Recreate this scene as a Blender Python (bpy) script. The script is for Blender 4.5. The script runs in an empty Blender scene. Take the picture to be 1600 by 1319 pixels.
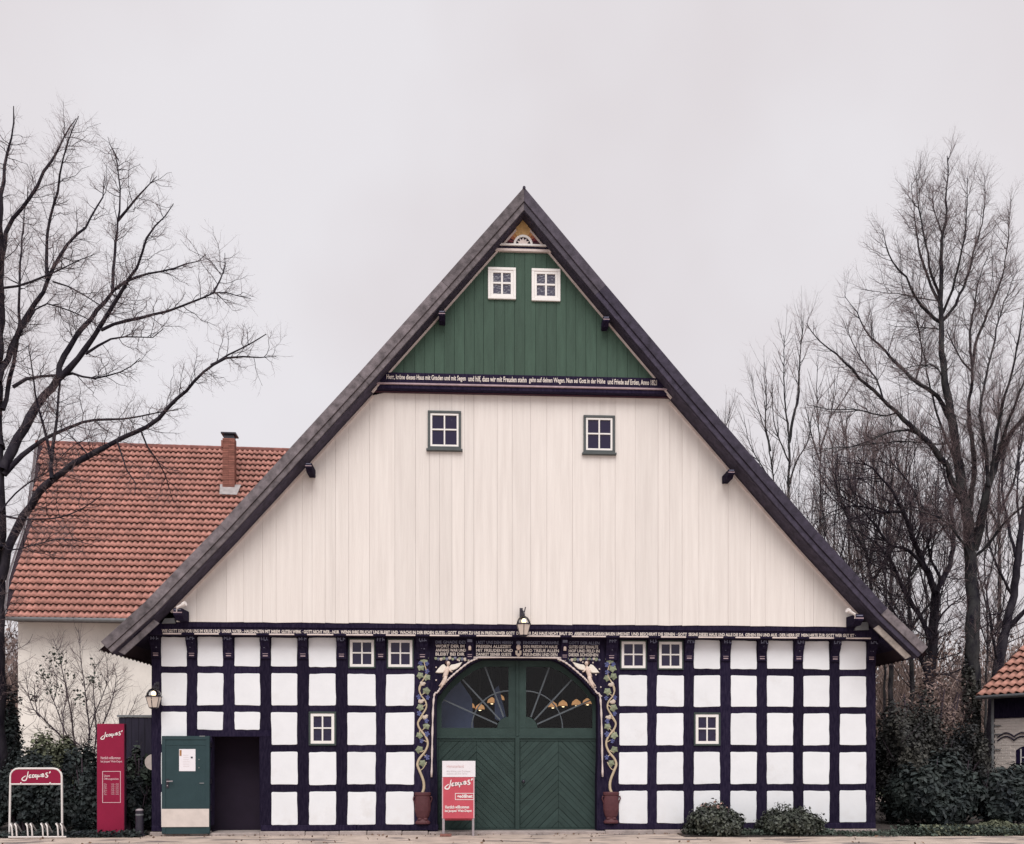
import bpy, bmesh, math, random
import numpy as np
from mathutils import Vector, Matrix

# ------------------------------------------------------------------ camera, sky, sun
F_PX, HORIZON, YAW = 1386.0, 1180.0, math.radians(2.9)      # focal length and horizon row of the 1600 px photograph
CAM = (0.0, -18.6, 1.6)
GZ = -0.06                                                  # ground level in front of the house
scene = bpy.context.scene
col = scene.collection
cam_data = bpy.data.cameras.new('camera')
cam_data.sensor_width = 36.0
cam_data.lens = 36.0 * F_PX / 1600.0
cam_data.shift_y = (HORIZON - 659.5) / 1600.0
cam_data.clip_start, cam_data.clip_end = 0.1, 2000.0
cam = bpy.data.objects.new('camera', cam_data)
cam.location = CAM
cam.rotation_euler = (math.radians(90), 0, -YAW)
col.objects.link(cam)
scene.camera = cam

SUN_EL = math.radians(52)
world = bpy.data.worlds.new('World')
scene.world = world
world.use_nodes = True
wn, wl = world.node_tree.nodes, world.node_tree.links
wn.clear()
w_out = wn.new('ShaderNodeOutputWorld')
w_bg = wn.new('ShaderNodeBackground')
w_bg.inputs['Strength'].default_value = 0.1
w_sky = wn.new('ShaderNodeTexSky')
w_sky.sky_type = 'NISHITA'
w_sky.sun_disc = False
w_sky.sun_elevation = SUN_EL
w_sky.sun_rotation = math.pi
w_tc = wn.new('ShaderNodeTexCoord')
w_no = wn.new('ShaderNodeTexNoise')
w_no.inputs['Scale'].default_value = 2.1
w_no.inputs['Detail'].default_value = 4.0
w_no.inputs['Roughness'].default_value = 0.5
w_rp = wn.new('ShaderNodeValToRGB')
w_rp.color_ramp.elements[0].position = 0.36
w_rp.color_ramp.elements[0].color = (4.60, 4.22, 4.30, 1)
w_rp.color_ramp.elements[1].position = 0.66
w_rp.color_ramp.elements[1].color = (5.25, 5.06, 5.22, 1)
w_mx = wn.new('ShaderNodeMix')
w_mx.data_type = 'RGBA'
w_mx.inputs[0].default_value = 0.95                          # closed cloud deck over the clear sky
wl.new(w_tc.outputs['Generated'], w_no.inputs['Vector'])
wl.new(w_no.outputs['Fac'], w_rp.inputs['Fac'])
wl.new(w_sky.outputs['Color'], w_mx.inputs[6])
wl.new(w_rp.outputs['Color'], w_mx.inputs[7])
wl.new(w_mx.outputs[2], w_bg.inputs['Color'])
wl.new(w_bg.outputs['Background'], w_out.inputs['Surface'])

sun_data = bpy.data.lights.new('sun', 'SUN')
sun_data.energy = 1.5
sun_data.angle = math.radians(42)
sun_data.color = (1.0, 0.97, 0.93)
sun = bpy.data.objects.new('sun', sun_data)
sun.rotation_euler = (math.radians(90) - SUN_EL, 0, 0)
col.objects.link(sun)

scene.view_settings.view_transform = 'Standard'
scene.view_settings.look = 'None'
scene.view_settings.gamma = 1.0
scene.view_settings.use_curve_mapping = False
scene.view_settings.exposure = 0.67
scene.render.engine = 'CYCLES'
scene.cycles.max_bounces = 6
scene.cycles.transparent_max_bounces = 12
scene.cycles.use_denoising = True

rng = random.Random(7)
nrg = np.random.default_rng(11)

# ------------------------------------------------------------------ places seen in the photograph -> metres
SA, CA = math.sin(YAW), math.cos(YAW)
def ray(px, py):
    u, w = (px - 800) / F_PX, (HORIZON - py) / F_PX
    return SA + u * CA, CA - u * SA, w
def fx(px, py, Y=0.0):
    dx, dy, dz = ray(px, py)
    t = (Y - CAM[1]) / dy
    return (CAM[0] + t * dx, CAM[2] + t * dz)
def at(px, py, depth):
    dx, dy, dz = ray(px, py)
    return (CAM[0] + depth * dx, CAM[1] + depth * dy, CAM[2] + depth * dz)
def ground(px, py, z=GZ):
    dx, dy, dz = ray(px, py)
    t = (z - CAM[2]) / dz
    return (CAM[0] + t * dx, CAM[1] + t * dy)
def proj(x, y, z):
    rx, ry = x - CAM[0], y - CAM[1]
    d = rx * SA + ry * CA
    return (800 + F_PX * (rx * CA - ry * SA) / d, HORIZON - F_PX * (z - CAM[2]) / d, d)

# ------------------------------------------------------------------ materials
def mat(name, c, rough=0.75, var=0.12, scale=3.0, stretch=(1, 1, 1), bump=0.0, bscale=30.0, per_obj=0.0, spec=0.3, c2=None, metal=0.0, detail=4.0, island=0.0):
    m = bpy.data.materials.new(name)
    m.use_nodes = True
    n, l = m.node_tree.nodes, m.node_tree.links
    b = n['Principled BSDF']
    b.inputs['Roughness'].default_value = rough
    b.inputs['Specular IOR Level'].default_value = spec
    b.inputs['Metallic'].default_value = metal
    geo = n.new('ShaderNodeNewGeometry')
    mp = n.new('ShaderNodeMapping')
    mp.inputs['Scale'].default_value = stretch
    l.new(geo.outputs['Position'], mp.inputs['Vector'])
    no = n.new('ShaderNodeTexNoise')
    no.inputs['Scale'].default_value = scale
    no.inputs['Detail'].default_value = detail
    no.inputs['Roughness'].default_value = 0.6
    l.new(mp.outputs['Vector'], no.inputs['Vector'])
    rp = n.new('ShaderNodeValToRGB')
    c2 = c2 or tuple(min(1, x * (1 + var)) for x in c)
    ca = tuple(x * (1 - var) for x in c)
    rp.color_ramp.elements[0].position, rp.color_ramp.elements[1].position = 0.3, 0.7
    rp.color_ramp.elements[0].color = (*ca, 1)
    rp.color_ramp.elements[1].color = (*c2, 1)
    l.new(no.outputs['Fac'], rp.inputs['Fac'])
    src = rp.outputs['Color']
    if per_obj or island:
        if per_obj:
            inf = n.new('ShaderNodeObjectInfo').outputs['Random']
            amt = per_obj
        else:
            inf = geo.outputs['Random Per Island']
            amt = island
        ma = n.new('ShaderNodeMapRange')
        ma.inputs['To Min'].default_value, ma.inputs['To Max'].default_value = 1 - amt, 1 + amt
        l.new(inf, ma.inputs['Value'])
        hs = n.new('ShaderNodeHueSaturation')
        l.new(ma.outputs['Result'], hs.inputs['Value'])
        l.new(src, hs.inputs['Color'])
        src = hs.outputs['Color']
    l.new(src, b.inputs['Base Color'])
    if bump:
        n2 = n.new('ShaderNodeTexNoise')
        n2.inputs['Scale'].default_value = bscale
        n2.inputs['Detail'].default_value = 5
        l.new(mp.outputs['Vector'], n2.inputs['Vector'])
        bp = n.new('ShaderNodeBump')
        bp.inputs['Strength'].default_value = bump
        bp.inputs['Distance'].default_value = 0.02
        l.new(n2.outputs['Fac'], bp.inputs['Height'])
        l.new(bp.outputs['Normal'], b.inputs['Normal'])
    return m

def glow(name, c, strength):
    m = mat(name, c, 0.4)
    b = m.node_tree.nodes['Principled BSDF']
    b.inputs['Emission Color'].default_value = (*c, 1)
    b.inputs['Emission Strength'].default_value = strength
    return m

def glass(name, tint=(0.9, 0.92, 0.95), wave=0.25, wscale=14.0, clear=True, dark=(0.012, 0.010, 0.028), ior=1.5):
    m = bpy.data.materials.new(name)
    m.use_nodes = True
    n, l = m.node_tree.nodes, m.node_tree.links
    n.remove(n['Principled BSDF'])
    out = n['Material Output']
    geo = n.new('ShaderNodeNewGeometry')
    no = n.new('ShaderNodeTexNoise')
    no.inputs['Scale'].default_value = wscale
    no.inputs['Detail'].default_value = 1.5
    l.new(geo.outputs['Position'], no.inputs['Vector'])
    bp = n.new('ShaderNodeBump')
    bp.inputs['Strength'].default_value = wave
    bp.inputs['Distance'].default_value = 0.02
    l.new(no.outputs['Fac'], bp.inputs['Height'])
    gl = n.new('ShaderNodeBsdfGlossy')
    gl.inputs['Roughness'].default_value = 0.03
    l.new(bp.outputs['Normal'], gl.inputs['Normal'])
    fr = n.new('ShaderNodeFresnel')
    fr.inputs['IOR'].default_value = ior
    mx = n.new('ShaderNodeMixShader')
    if clear:
        base = n.new('ShaderNodeBsdfTransparent')
        base.inputs['Color'].default_value = (*tint, 1)
    else:
        base = n.new('ShaderNodeBsdfDiffuse')
        base.inputs['Color'].default_value = (*dark, 1)
    l.new(fr.outputs['Fac'], mx.inputs[0])
    l.new(base.outputs[0], mx.inputs[1])
    l.new(gl.outputs[0], mx.inputs[2])
    l.new(mx.outputs[0], out.inputs['Surface'])
    return m

M = {}
M['timber'] = mat('navy black tarred timber', (0.0115, 0.0080, 0.029), 0.85, 0.3, 5, (6, 6, 1.2), 0.5, 30, per_obj=0.25, spec=0.08, c2=(0.027, 0.021, 0.044))
M['plaster'] = mat('white limewashed plaster', (0.775, 0.795, 0.825), 0.9, 0.03, 2.5, bump=0.12, bscale=14, per_obj=0.025)
M['white_board'] = mat('weathered white painted board', (0.73, 0.68, 0.645), 0.75, 0.05, 1.6, (6, 6, 0.3), 0.25, 12, per_obj=0.04, c2=(0.785, 0.74, 0.705), spec=0.15)
M['green_board'] = mat('bottle green painted board', (0.044, 0.082, 0.060), 0.7, 0.14, 2.5, (5, 5, 0.6), 0.3, 14, per_obj=0.10)
M['door_green'] = mat('dark green door paint', (0.034, 0.056, 0.052), 0.65, 0.12, 4, (1, 1, 1), 0.2, 30, per_obj=0.10, spec=0.15)
M['leaf_green'] = mat('petrol green door paint', (0.030, 0.056, 0.063), 0.6, 0.08, 4, bump=0.1, spec=0.15)
M['casing_green'] = mat('dull green casing paint', (0.045, 0.062, 0.058), 0.55, 0.12, 6)
M['casing_grey'] = mat('grey green casing paint', (0.075, 0.085, 0.088), 0.55, 0.12, 6)
M['sash_white'] = mat('white sash paint', (0.81, 0.785, 0.765), 0.5, 0.03, 6)
M['weathered'] = mat('silver grey weathered wood', (0.140, 0.122, 0.132), 0.9, 0.45, 3.0, (2.5, 2.5, 2.5), 0.5, 18, per_obj=0.15)
M['weathered_dark'] = mat('dark weathered wood', (0.046, 0.039, 0.062), 0.85, 0.4, 3.0, (2.5, 2.5, 2.5), 0.5, 18, per_obj=0.15)
M['bare_board'] = mat('flaking pale board', (0.30, 0.26, 0.235), 0.85, 0.35, 7, (1, 1, 1), 0.4, 20)
M['trim_cream'] = mat('cream painted trim', (0.66, 0.57, 0.54), 0.6, 0.12, 8)
M['cream'] = mat('cream lettering paint', (0.70, 0.63, 0.575), 0.6, 0.10, 20)
M['lilac'] = mat('faded blue grey paint', (0.17, 0.18, 0.25), 0.6, 0.25, 20)
M['pink_line'] = mat('dusty pink paint', (0.40, 0.30, 0.33), 0.6, 0.15, 10)
M['maroon'] = mat('dark maroon paint', (0.045, 0.012, 0.028), 0.6, 0.2, 10)
M['vine_stem'] = mat('ochre carved stem', (0.50, 0.41, 0.29), 0.65, 0.12, 12)
M['vine_leaf'] = mat('sage green carved leaf', (0.24, 0.27, 0.18), 0.65, 0.25, 25, per_obj=0.2)
M['grape'] = mat('blue carved grape', (0.10, 0.115, 0.26), 0.5, 0.2, 25)
M['bird'] = mat('pale carved bird', (0.55, 0.47, 0.40), 0.6, 0.1, 25)
M['angel_skin'] = mat('pale pink carved skin', (0.68, 0.55, 0.475), 0.6, 0.08, 20)
M['angel_wing'] = mat('white carved wing', (0.80, 0.75, 0.67), 0.6, 0.06, 20)
M['hair'] = mat('brown carved hair', (0.12, 0.07, 0.06), 0.7)
M['urn'] = mat('brown red carved urn', (0.088, 0.030, 0.036), 0.6, 0.15, 14, bump=0.2)
M['iron'] = mat('black iron', (0.02, 0.017, 0.03), 0.45, 0.2, 10, spec=0.5)
M['brass'] = mat('copper shade', (0.50, 0.26, 0.12), 0.3, 0.1, 10, metal=0.8)
M['zinc'] = mat('dull zinc', (0.17, 0.18, 0.19), 0.5, 0.2, 8, spec=0.5)
M['white_metal'] = mat('white coated steel', (0.72, 0.68, 0.66), 0.45, 0.05, 10)
M['red_sign'] = mat('wine red sign face', (0.255, 0.016, 0.050), 0.6, 0.08, 3, spec=0.1)
M['pink_sign'] = mat('faded rose red sign face', (0.52, 0.090, 0.120), 0.6, 0.06, 3, spec=0.1)
M['letter_white'] = mat('white lettering', (0.80, 0.74, 0.73), 0.5, 0.03)
M['letter_pink'] = mat('pale pink lettering', (0.64, 0.42, 0.46), 0.5, 0.03)
M['print_grey'] = mat('pale grey print', (0.62, 0.56, 0.57), 0.7, 0.03)
M['print_red'] = mat('pale red print', (0.70, 0.50, 0.50), 0.7, 0.03)
M['paper'] = mat('white paper', (0.78, 0.75, 0.79), 0.8, 0.03)
M['kick'] = mat('cream kick plate', (0.63, 0.56, 0.52), 0.6, 0.08, 6)
M['alu'] = mat('grey aluminium post', (0.33, 0.29, 0.31), 0.45, 0.1, 10, spec=0.5)
M['clay_brick'] = mat('loose red brick', (0.22, 0.10, 0.085), 0.85, 0.2, 20)
M['tile'] = mat('salmon clay pantile', (0.47, 0.225, 0.185), 0.85, 0.18, 1.5, bump=0.2, bscale=40, per_obj=0.13)
M['tile_mass'] = mat('salmon clay pantiles', (0.47, 0.225, 0.185), 0.85, 0.18, 1.5, bump=0.2, bscale=40, island=0.13)
M['tile_old'] = mat('pale clay pantile', (0.47, 0.235, 0.185), 0.75, 0.14, 1.2, per_obj=0.12)
M['ridge'] = mat('dark clay ridge tile', (0.24, 0.10, 0.085), 0.8, 0.2, 4, per_obj=0.15)
M['under_roof'] = mat('dark roof underlay', (0.030, 0.018, 0.026), 0.9)
M['brick_red'] = mat('red chimney brick', (0.27, 0.11, 0.085), 0.85, 0.2, 8, per_obj=0.22)
M['mortar'] = mat('grey mortar', (0.22, 0.17, 0.16), 0.9)
M['barn_wall'] = mat('off white rendered wall', (0.80, 0.765, 0.715), 0.9, 0.10, 0.9, bump=0.15, bscale=20)
M['painted_brick'] = mat('cream painted brick', (0.72, 0.65, 0.60), 0.85, 0.06, 6, per_obj=0.05)
M['stone'] = mat('pale grey plinth stone', (0.34, 0.29, 0.275), 0.9, 0.2, 5, bump=0.4, bscale=25, per_obj=0.12)
M['bark'] = mat('dark linden bark', (0.020, 0.016, 0.032), 0.95, 0.5, 5, (1, 1, 0.4), 0.6, 25, c2=(0.052, 0.047, 0.056), spec=0.05)
M['bark_green'] = mat('mossy grey bark', (0.024, 0.021, 0.036), 0.95, 0.5, 5, (1, 1, 0.4), 0.6, 25, c2=(0.062, 0.062, 0.062), spec=0.05)
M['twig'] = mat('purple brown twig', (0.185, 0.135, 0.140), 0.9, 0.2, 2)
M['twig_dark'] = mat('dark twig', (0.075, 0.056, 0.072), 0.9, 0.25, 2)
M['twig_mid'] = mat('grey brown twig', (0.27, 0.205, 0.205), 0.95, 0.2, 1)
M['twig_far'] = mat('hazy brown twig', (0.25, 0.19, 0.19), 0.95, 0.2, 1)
M['brush_far'] = mat('russet winter brush', (0.21, 0.155, 0.14), 0.95, 0.35, 0.5, island=0.4, spec=0.05)
M['leaf_dark'] = mat('dark evergreen leaf', (0.020, 0.027, 0.036), 0.6, 0.45, 2.0, c2=(0.040, 0.052, 0.048), island=0.6, spec=0.25)
M['leaf_mid'] = mat('dull green leaf', (0.052, 0.068, 0.055), 0.6, 0.4, 2.5, island=0.6, spec=0.25)
M['leaf_light'] = mat('yellow green leaf', (0.125, 0.135, 0.090), 0.7, 0.3, 3, island=0.5, spec=0.2)
M['leaf_box'] = mat('azalea leaf', (0.030, 0.038, 0.034), 0.45, 0.35, 5, island=0.85, spec=0.4, c2=(0.070, 0.078, 0.058))
M['leaf_ivy'] = mat('ivy leaf', (0.024, 0.029, 0.038), 0.6, 0.5, 1.2, c2=(0.066, 0.064, 0.055), island=0.5, spec=0.25)
M['blossom'] = mat('faded pink blossom', (0.50, 0.30, 0.26), 0.8, 0.2, 9)
M['dark_wood'] = mat('dark stained boards', (0.020, 0.017, 0.034), 0.7, 0.3, 4, (4, 4, 0.5))
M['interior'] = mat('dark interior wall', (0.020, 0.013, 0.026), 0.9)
M['pane_reflection'] = mat('blue grey pane reflection', (0.10, 0.13, 0.22), 0.8)  # blue of the reflection in the fanlight glass, put into a surface colour
M['soil'] = mat('dark soil', (0.055, 0.045, 0.042), 0.95, 0.4, 4, bump=0.5)
M['litter'] = mat('brown leaf litter', (0.13, 0.075, 0.05), 0.9, 0.4, 9, island=0.6)
M['grass'] = mat('winter grass', (0.075, 0.085, 0.045), 0.95, 0.4, 3, bump=0.4)
M['bulb'] = glow('warm bulb', (1.0, 0.75, 0.42), 1.6)
M['lamp_glow'] = glow('lit lamp glass', (0.80, 0.42, 0.18), 0.33)
M['lantern_pane'] = glow('frosted lantern glass', (0.55, 0.47, 0.41), 0.10)
M['pane'] = glass('window pane', clear=False, wave=0.6, wscale=9.0, dark=(0.020, 0.015, 0.045))
M['pane_grey'] = glass('curtained window pane', clear=False, wave=0.3, wscale=20.0, dark=(0.075, 0.072, 0.105))
M['fan_pane'] = glass('fanlight pane', clear=True, wave=0.0, ior=1.38)

# sand coloured paving with dark damp patches
def ground_material():
    m = mat('sandy paving', (0.50, 0.405, 0.345), 0.9, 0.18, 2.2, (1, 1, 1), 0.5, 60, c2=(0.60, 0.49, 0.425))
    n, l = m.node_tree.nodes, m.node_tree.links
    b = n['Principled BSDF']
    src = b.inputs['Base Color'].links[0].from_socket
    geo = n.new('ShaderNodeNewGeometry')
    mp = n.new('ShaderNodeMapping')
    mp.inputs['Scale'].default_value = (0.55, 1.7, 1)
    no = n.new('ShaderNodeTexNoise')
    no.inputs['Scale'].default_value = 1.6
    no.inputs['Detail'].default_value = 6
    rp = n.new('ShaderNodeValToRGB')
    rp.color_ramp.elements[0].position, rp.color_ramp.elements[1].position = 0.55, 0.61
    mx = n.new('ShaderNodeMix')
    mx.data_type = 'RGBA'
    mx.inputs[7].default_value = (0.10, 0.085, 0.095, 1)
    mu = n.new('ShaderNodeMath')
    mu.operation = 'MULTIPLY'
    mu.inputs[1].default_value = 0.75
    l.new(geo.outputs['Position'], mp.inputs['Vector'])
    l.new(mp.outputs['Vector'], no.inputs['Vector'])
    l.new(no.outputs['Fac'], rp.inputs['Fac'])
    l.new(rp.outputs['Color'], mu.inputs[0])
    l.new(mu.outputs[0], mx.inputs[0])
    l.new(src, mx.inputs[6])
    l.new(mx.outputs[2], b.inputs['Base Color'])
    return m
M['paving'] = ground_material()

def plaster_stains(m):
    """limewash: cloudy repaired patches and splash dirt low on the wall"""
    n, l = m.node_tree.nodes, m.node_tree.links
    b = n['Principled BSDF']
    src = b.inputs['Base Color'].links[0].from_socket
    geo = n.new('ShaderNodeNewGeometry')
    sep = n.new('ShaderNodeSeparateXYZ'); l.new(geo.outputs['Position'], sep.inputs[0])
    mr = n.new('ShaderNodeMapRange'); mr.inputs['From Min'].default_value, mr.inputs['From Max'].default_value = 0.75, 0.1
    l.new(sep.outputs['Z'], mr.inputs['Value'])
    no = n.new('ShaderNodeTexNoise'); no.inputs['Scale'].default_value = 5.0; no.inputs['Detail'].default_value = 7
    l.new(geo.outputs['Position'], no.inputs['Vector'])
    rp = n.new('ShaderNodeValToRGB'); rp.color_ramp.elements[0].position, rp.color_ramp.elements[1].position = .42, .7
    l.new(no.outputs['Fac'], rp.inputs['Fac'])
    n2 = n.new('ShaderNodeTexNoise'); n2.inputs['Scale'].default_value = 1.3; n2.inputs['Detail'].default_value = 8; n2.inputs['Roughness'].default_value = .7
    l.new(geo.outputs['Position'], n2.inputs['Vector'])
    r2 = n.new('ShaderNodeValToRGB'); r2.color_ramp.elements[0].position, r2.color_ramp.elements[1].position = .56, .66
    r2.color_ramp.elements[1].color = (.15, .15, .15, 1)
    l.new(n2.outputs['Fac'], r2.inputs['Fac'])
    mu = n.new('ShaderNodeMath'); mu.operation = 'MULTIPLY'; l.new(mr.outputs['Result'], mu.inputs[0]); l.new(rp.outputs['Color'], mu.inputs[1])
    m2 = n.new('ShaderNodeMath'); m2.operation = 'MULTIPLY_ADD'; m2.inputs[1].default_value = .28; l.new(mu.outputs[0], m2.inputs[0]); l.new(r2.outputs['Color'], m2.inputs[2])
    mx = n.new('ShaderNodeMix'); mx.data_type = 'RGBA'; mx.inputs[7].default_value = (.50, .455, .42, 1)
    l.new(m2.outputs[0], mx.inputs[0]); l.new(src, mx.inputs[6]); l.new(mx.outputs[2], b.inputs['Base Color'])
plaster_stains(M['plaster'])
plaster_stains(M['barn_wall'])


# ------------------------------------------------------------------ object helpers
ORIGIN = {}
def tag(o, label=None, category=None, group=None, kind=None):
    if label: o['label'] = label
    if category: o['category'] = category
    if group: o['group'] = group
    if kind: o['kind'] = kind
    return o
def thing(name, loc, label, category, group=None):
    o = bpy.data.objects.new(name, None)
    o.empty_display_size = 0.2
    o.location = loc
    col.objects.link(o)
    ORIGIN[o.name] = Vector(loc)
    return tag(o, label, category, group)
def put(name, mesh, origin, parent=None):
    o = bpy.data.objects.new(name, mesh)
    origin = Vector(origin)
    if parent is not None:
        o.parent = parent
        o.location = origin - ORIGIN[parent.name]
    else:
        o.location = origin
    ORIGIN_KEY = o.name
    col.objects.link(o)
    ORIGIN[o.name] = origin
    return o

class MB:
    """collects shapes in world metres and links them as one mesh object"""
    def __init__(self):
        self.v, self.f, self.m = [], [], []
    def add(self, verts, faces, mi=0):
        k = len(self.v)
        self.v += [tuple(p) for p in verts]
        self.f += [tuple(i + k for i in q) for q in faces]
        self.m += [mi] * len(faces)
        return self
    def box(self, x0, x1, y0, y1, z0, z1, mi=0):
        return self.add([(x0, y0, z0), (x1, y0, z0), (x1, y1, z0), (x0, y1, z0), (x0, y0, z1), (x1, y0, z1), (x1, y1, z1), (x0, y1, z1)],
                        [(0, 1, 5, 4), (1, 2, 6, 5), (2, 3, 7, 6), (3, 0, 4, 7), (4, 5, 6, 7), (3, 2, 1, 0)], mi)
    def prism(self, poly, y0, y1, mi=0):                     # outline in (x, z), pushed through y
        n = len(poly)
        self.add([(x, y0, z) for x, z in poly] + [(x, y1, z) for x, z in poly],
                 [tuple(range(n)), tuple(range(2 * n - 1, n - 1, -1))] + [(i, i + n, (i + 1) % n + n, (i + 1) % n) for i in range(n)], mi)
        return self
    def pillow(self, poly, y0, y1, inset=0.012, drop=0.008, mi=0):   # as prism, its front edge rounded off
        n = len(poly)
        cx, cz = sum(p[0] for p in poly) / n, sum(p[1] for p in poly) / n
        def ins(p):
            dx, dz = cx - p[0], cz - p[1]
            return (p[0] + math.copysign(min(inset, abs(dx)), dx) , p[1] + math.copysign(min(inset, abs(dz)), dz))
        q = [ins(p) for p in poly]
        self.add([(x, y1, z) for x, z in poly] + [(x, y0 + drop, z) for x, z in poly] + [(x, y0, z) for x, z in q],
                 [(i, (i + 1) % n, (i + 1) % n + n, i + n) for i in range(n)] + [(i + n, (i + 1) % n + n, (i + 1) % n + 2 * n, i + 2 * n) for i in range(n)]
                 + [tuple(range(2 * n, 3 * n))], mi)
        return self
    def side(self, poly, x0, x1, mi=0):                      # outline in (y, z), pushed through x
        n = len(poly)
        return self.add([(x0, y, z) for y, z in poly] + [(x1, y, z) for y, z in poly],
                        [tuple(range(n)), tuple(range(2 * n - 1, n - 1, -1))] + [(i, i + n, (i + 1) % n + n, (i + 1) % n) for i in range(n)], mi)
    def tube(self, pts, rad, sides=6, mi=0, flat=1.0):
        pts = [Vector(p) for p in pts]
        if not hasattr(rad, '__len__'): rad = [rad] * len(pts)
        vs, n = [], len(pts)
        for i, p in enumerate(pts):
            t = (pts[min(i + 1, n - 1)] - pts[max(i - 1, 0)]).normalized()
            ref = Vector((0, 1, 0)) if abs(t.y) < 0.9 else Vector((1, 0, 0))
            u = t.cross(ref).normalized()
            w = u.cross(t).normalized()
            for k in range(sides):
                a = 2 * math.pi * k / sides
                vs.append(p + (u * math.cos(a) + w * math.sin(a) * flat) * rad[i])
        fs = [(i * sides + k, i * sides + (k + 1) % sides, (i + 1) * sides + (k + 1) % sides, (i + 1) * sides + k) for i in range(n - 1) for k in range(sides)]
        fs += [tuple(range(sides))[::-1], tuple(range((n - 1) * sides, n * sides))]
        return self.add(vs, fs, mi)
    def lathe(self, c, prof, sides=12, sy=1.0, mi=0):        # profile of (radius, z) about a vertical axis
        vs = []
        for r, z in prof:
            for k in range(sides):
                a = 2 * math.pi * (k + 0.5) / sides
                vs.append((c[0] + r * math.cos(a), c[1] + sy * r * math.sin(a), c[2] + z))
        n = len(prof)
        fs = [(i * sides + k, i * sides + (k + 1) % sides, (i + 1) * sides + (k + 1) % sides, (i + 1) * sides + k) for i in range(n - 1) for k in range(sides)]
        fs += [tuple(range(sides))[::-1], tuple(range((n - 1) * sides, n * sides))]
        return self.add(vs, fs, mi)
    def ball(self, c, r, seg=8, rings=5, mi=0):
        if not hasattr(r, '__len__'): r = (r, r, r)
        vs = [(c[0], c[1], c[2] - r[2])]
        for i in range(1, rings):
            ph = -math.pi / 2 + math.pi * i / rings
            for k in range(seg):
                a = 2 * math.pi * k / seg
                vs.append((c[0] + r[0] * math.cos(ph) * math.cos(a), c[1] + r[1] * math.cos(ph) * math.sin(a), c[2] + r[2] * math.sin(ph)))
        vs.append((c[0], c[1], c[2] + r[2]))
        fs = [(0, 1 + (k + 1) % seg, 1 + k) for k in range(seg)]
        for i in range(rings - 2):
            o = 1 + i * seg
            fs += [(o + k, o + (k + 1) % seg, o + seg + (k + 1) % seg, o + seg + k) for k in range(seg)]
        o, e = 1 + (rings - 2) * seg, len(vs) - 1
        fs += [(o + k, o + (k + 1) % seg, e) for k in range(seg)]
        return self.add(vs, fs, mi)
    def build(self, name, mats, parent=None, origin=None, smooth=False, bevel=0.0, fix=True):
        if not isinstance(mats, (list, tuple)): mats = [mats]
        a = np.array(self.v)
        if origin is None:
            origin = (a.min(0) + a.max(0)) / 2
        origin = np.array(origin, dtype=float)
        me = bpy.data.meshes.new(name)
        me.from_pydata([tuple(p) for p in (a - origin)], [], self.f)
        for m in mats: me.materials.append(m)
        me.polygons.foreach_set('material_index', self.m)
        if fix:
            bm = bmesh.new()
            bm.from_mesh(me)
            if bevel:
                bmesh.ops.bevel(bm, geom=bm.edges[:], offset=bevel, segments=1, affect='EDGES', clamp_overlap=True)
            bmesh.ops.recalc_face_normals(bm, faces=bm.faces)
            bm.to_mesh(me)
            bm.free()
        if smooth:
            me.polygons.foreach_set('use_smooth', [True] * len(me.polygons))
        me.update()
        return put(name, me, origin, parent)

def np_mesh(name, V, Q, material, parent=None, origin=(0, 0, 0), smooth=False):
    """big meshes straight from arrays: V (n, 3), Q (m, 4) or (m, 3)"""
    k = Q.shape[1]
    me = bpy.data.meshes.new(name)
    me.vertices.add(len(V))
    me.vertices.foreach_set('co', (V - np.array(origin)).astype(np.float32).ravel())
    me.loops.add(Q.size)
    me.loops.foreach_set('vertex_index', Q.astype(np.int32).ravel())
    me.polygons.add(len(Q))
    me.polygons.foreach_set('loop_start', np.arange(0, Q.size, k, dtype=np.int32))
    me.polygons.foreach_set('loop_total', np.full(len(Q), k, dtype=np.int32))
    if smooth: me.polygons.foreach_set('use_smooth', np.ones(len(Q), dtype=bool))
    me.materials.append(material)
    me.update(calc_edges=True)
    return put(name, me, origin, parent)

def smooth_line(pts, per=6):
    """Catmull-Rom through the points"""
    p = [np.array(q, dtype=float) for q in pts]
    p = [2 * p[0] - p[1]] + p + [2 * p[-1] - p[-2]]
    out = []
    for i in range(1, len(p) - 2):
        for k in range(per):
            t = k / per
            out.append(0.5 * (2 * p[i] + (p[i + 1] - p[i - 1]) * t + (2 * p[i - 1] - 5 * p[i] + 4 * p[i + 1] - p[i + 2]) * t * t
                              + (3 * p[i] - p[i - 1] - 3 * p[i + 1] + p[i + 2]) * t ** 3))
    out.append(p[-2])
    return out

def clip(poly, inside):
    """cut a convex outline by half planes (nx, nz, d): keep nx*x + nz*z <= d"""
    for nx, nz, d in inside:
        out = []
        for i in range(len(poly)):
            a, b = poly[i], poly[(i + 1) % len(poly)]
            fa, fb = nx * a[0] + nz * a[1] - d, nx * b[0] + nz * b[1] - d
            if fa <= 0: out.append(a)
            if (fa < 0 < fb) or (fb < 0 < fa):
                t = fa / (fa - fb)
                out.append((a[0] + t * (b[0] - a[0]), a[1] + t * (b[1] - a[1])))
        poly = out
        if len(poly) < 3: return []
    return poly

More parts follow.
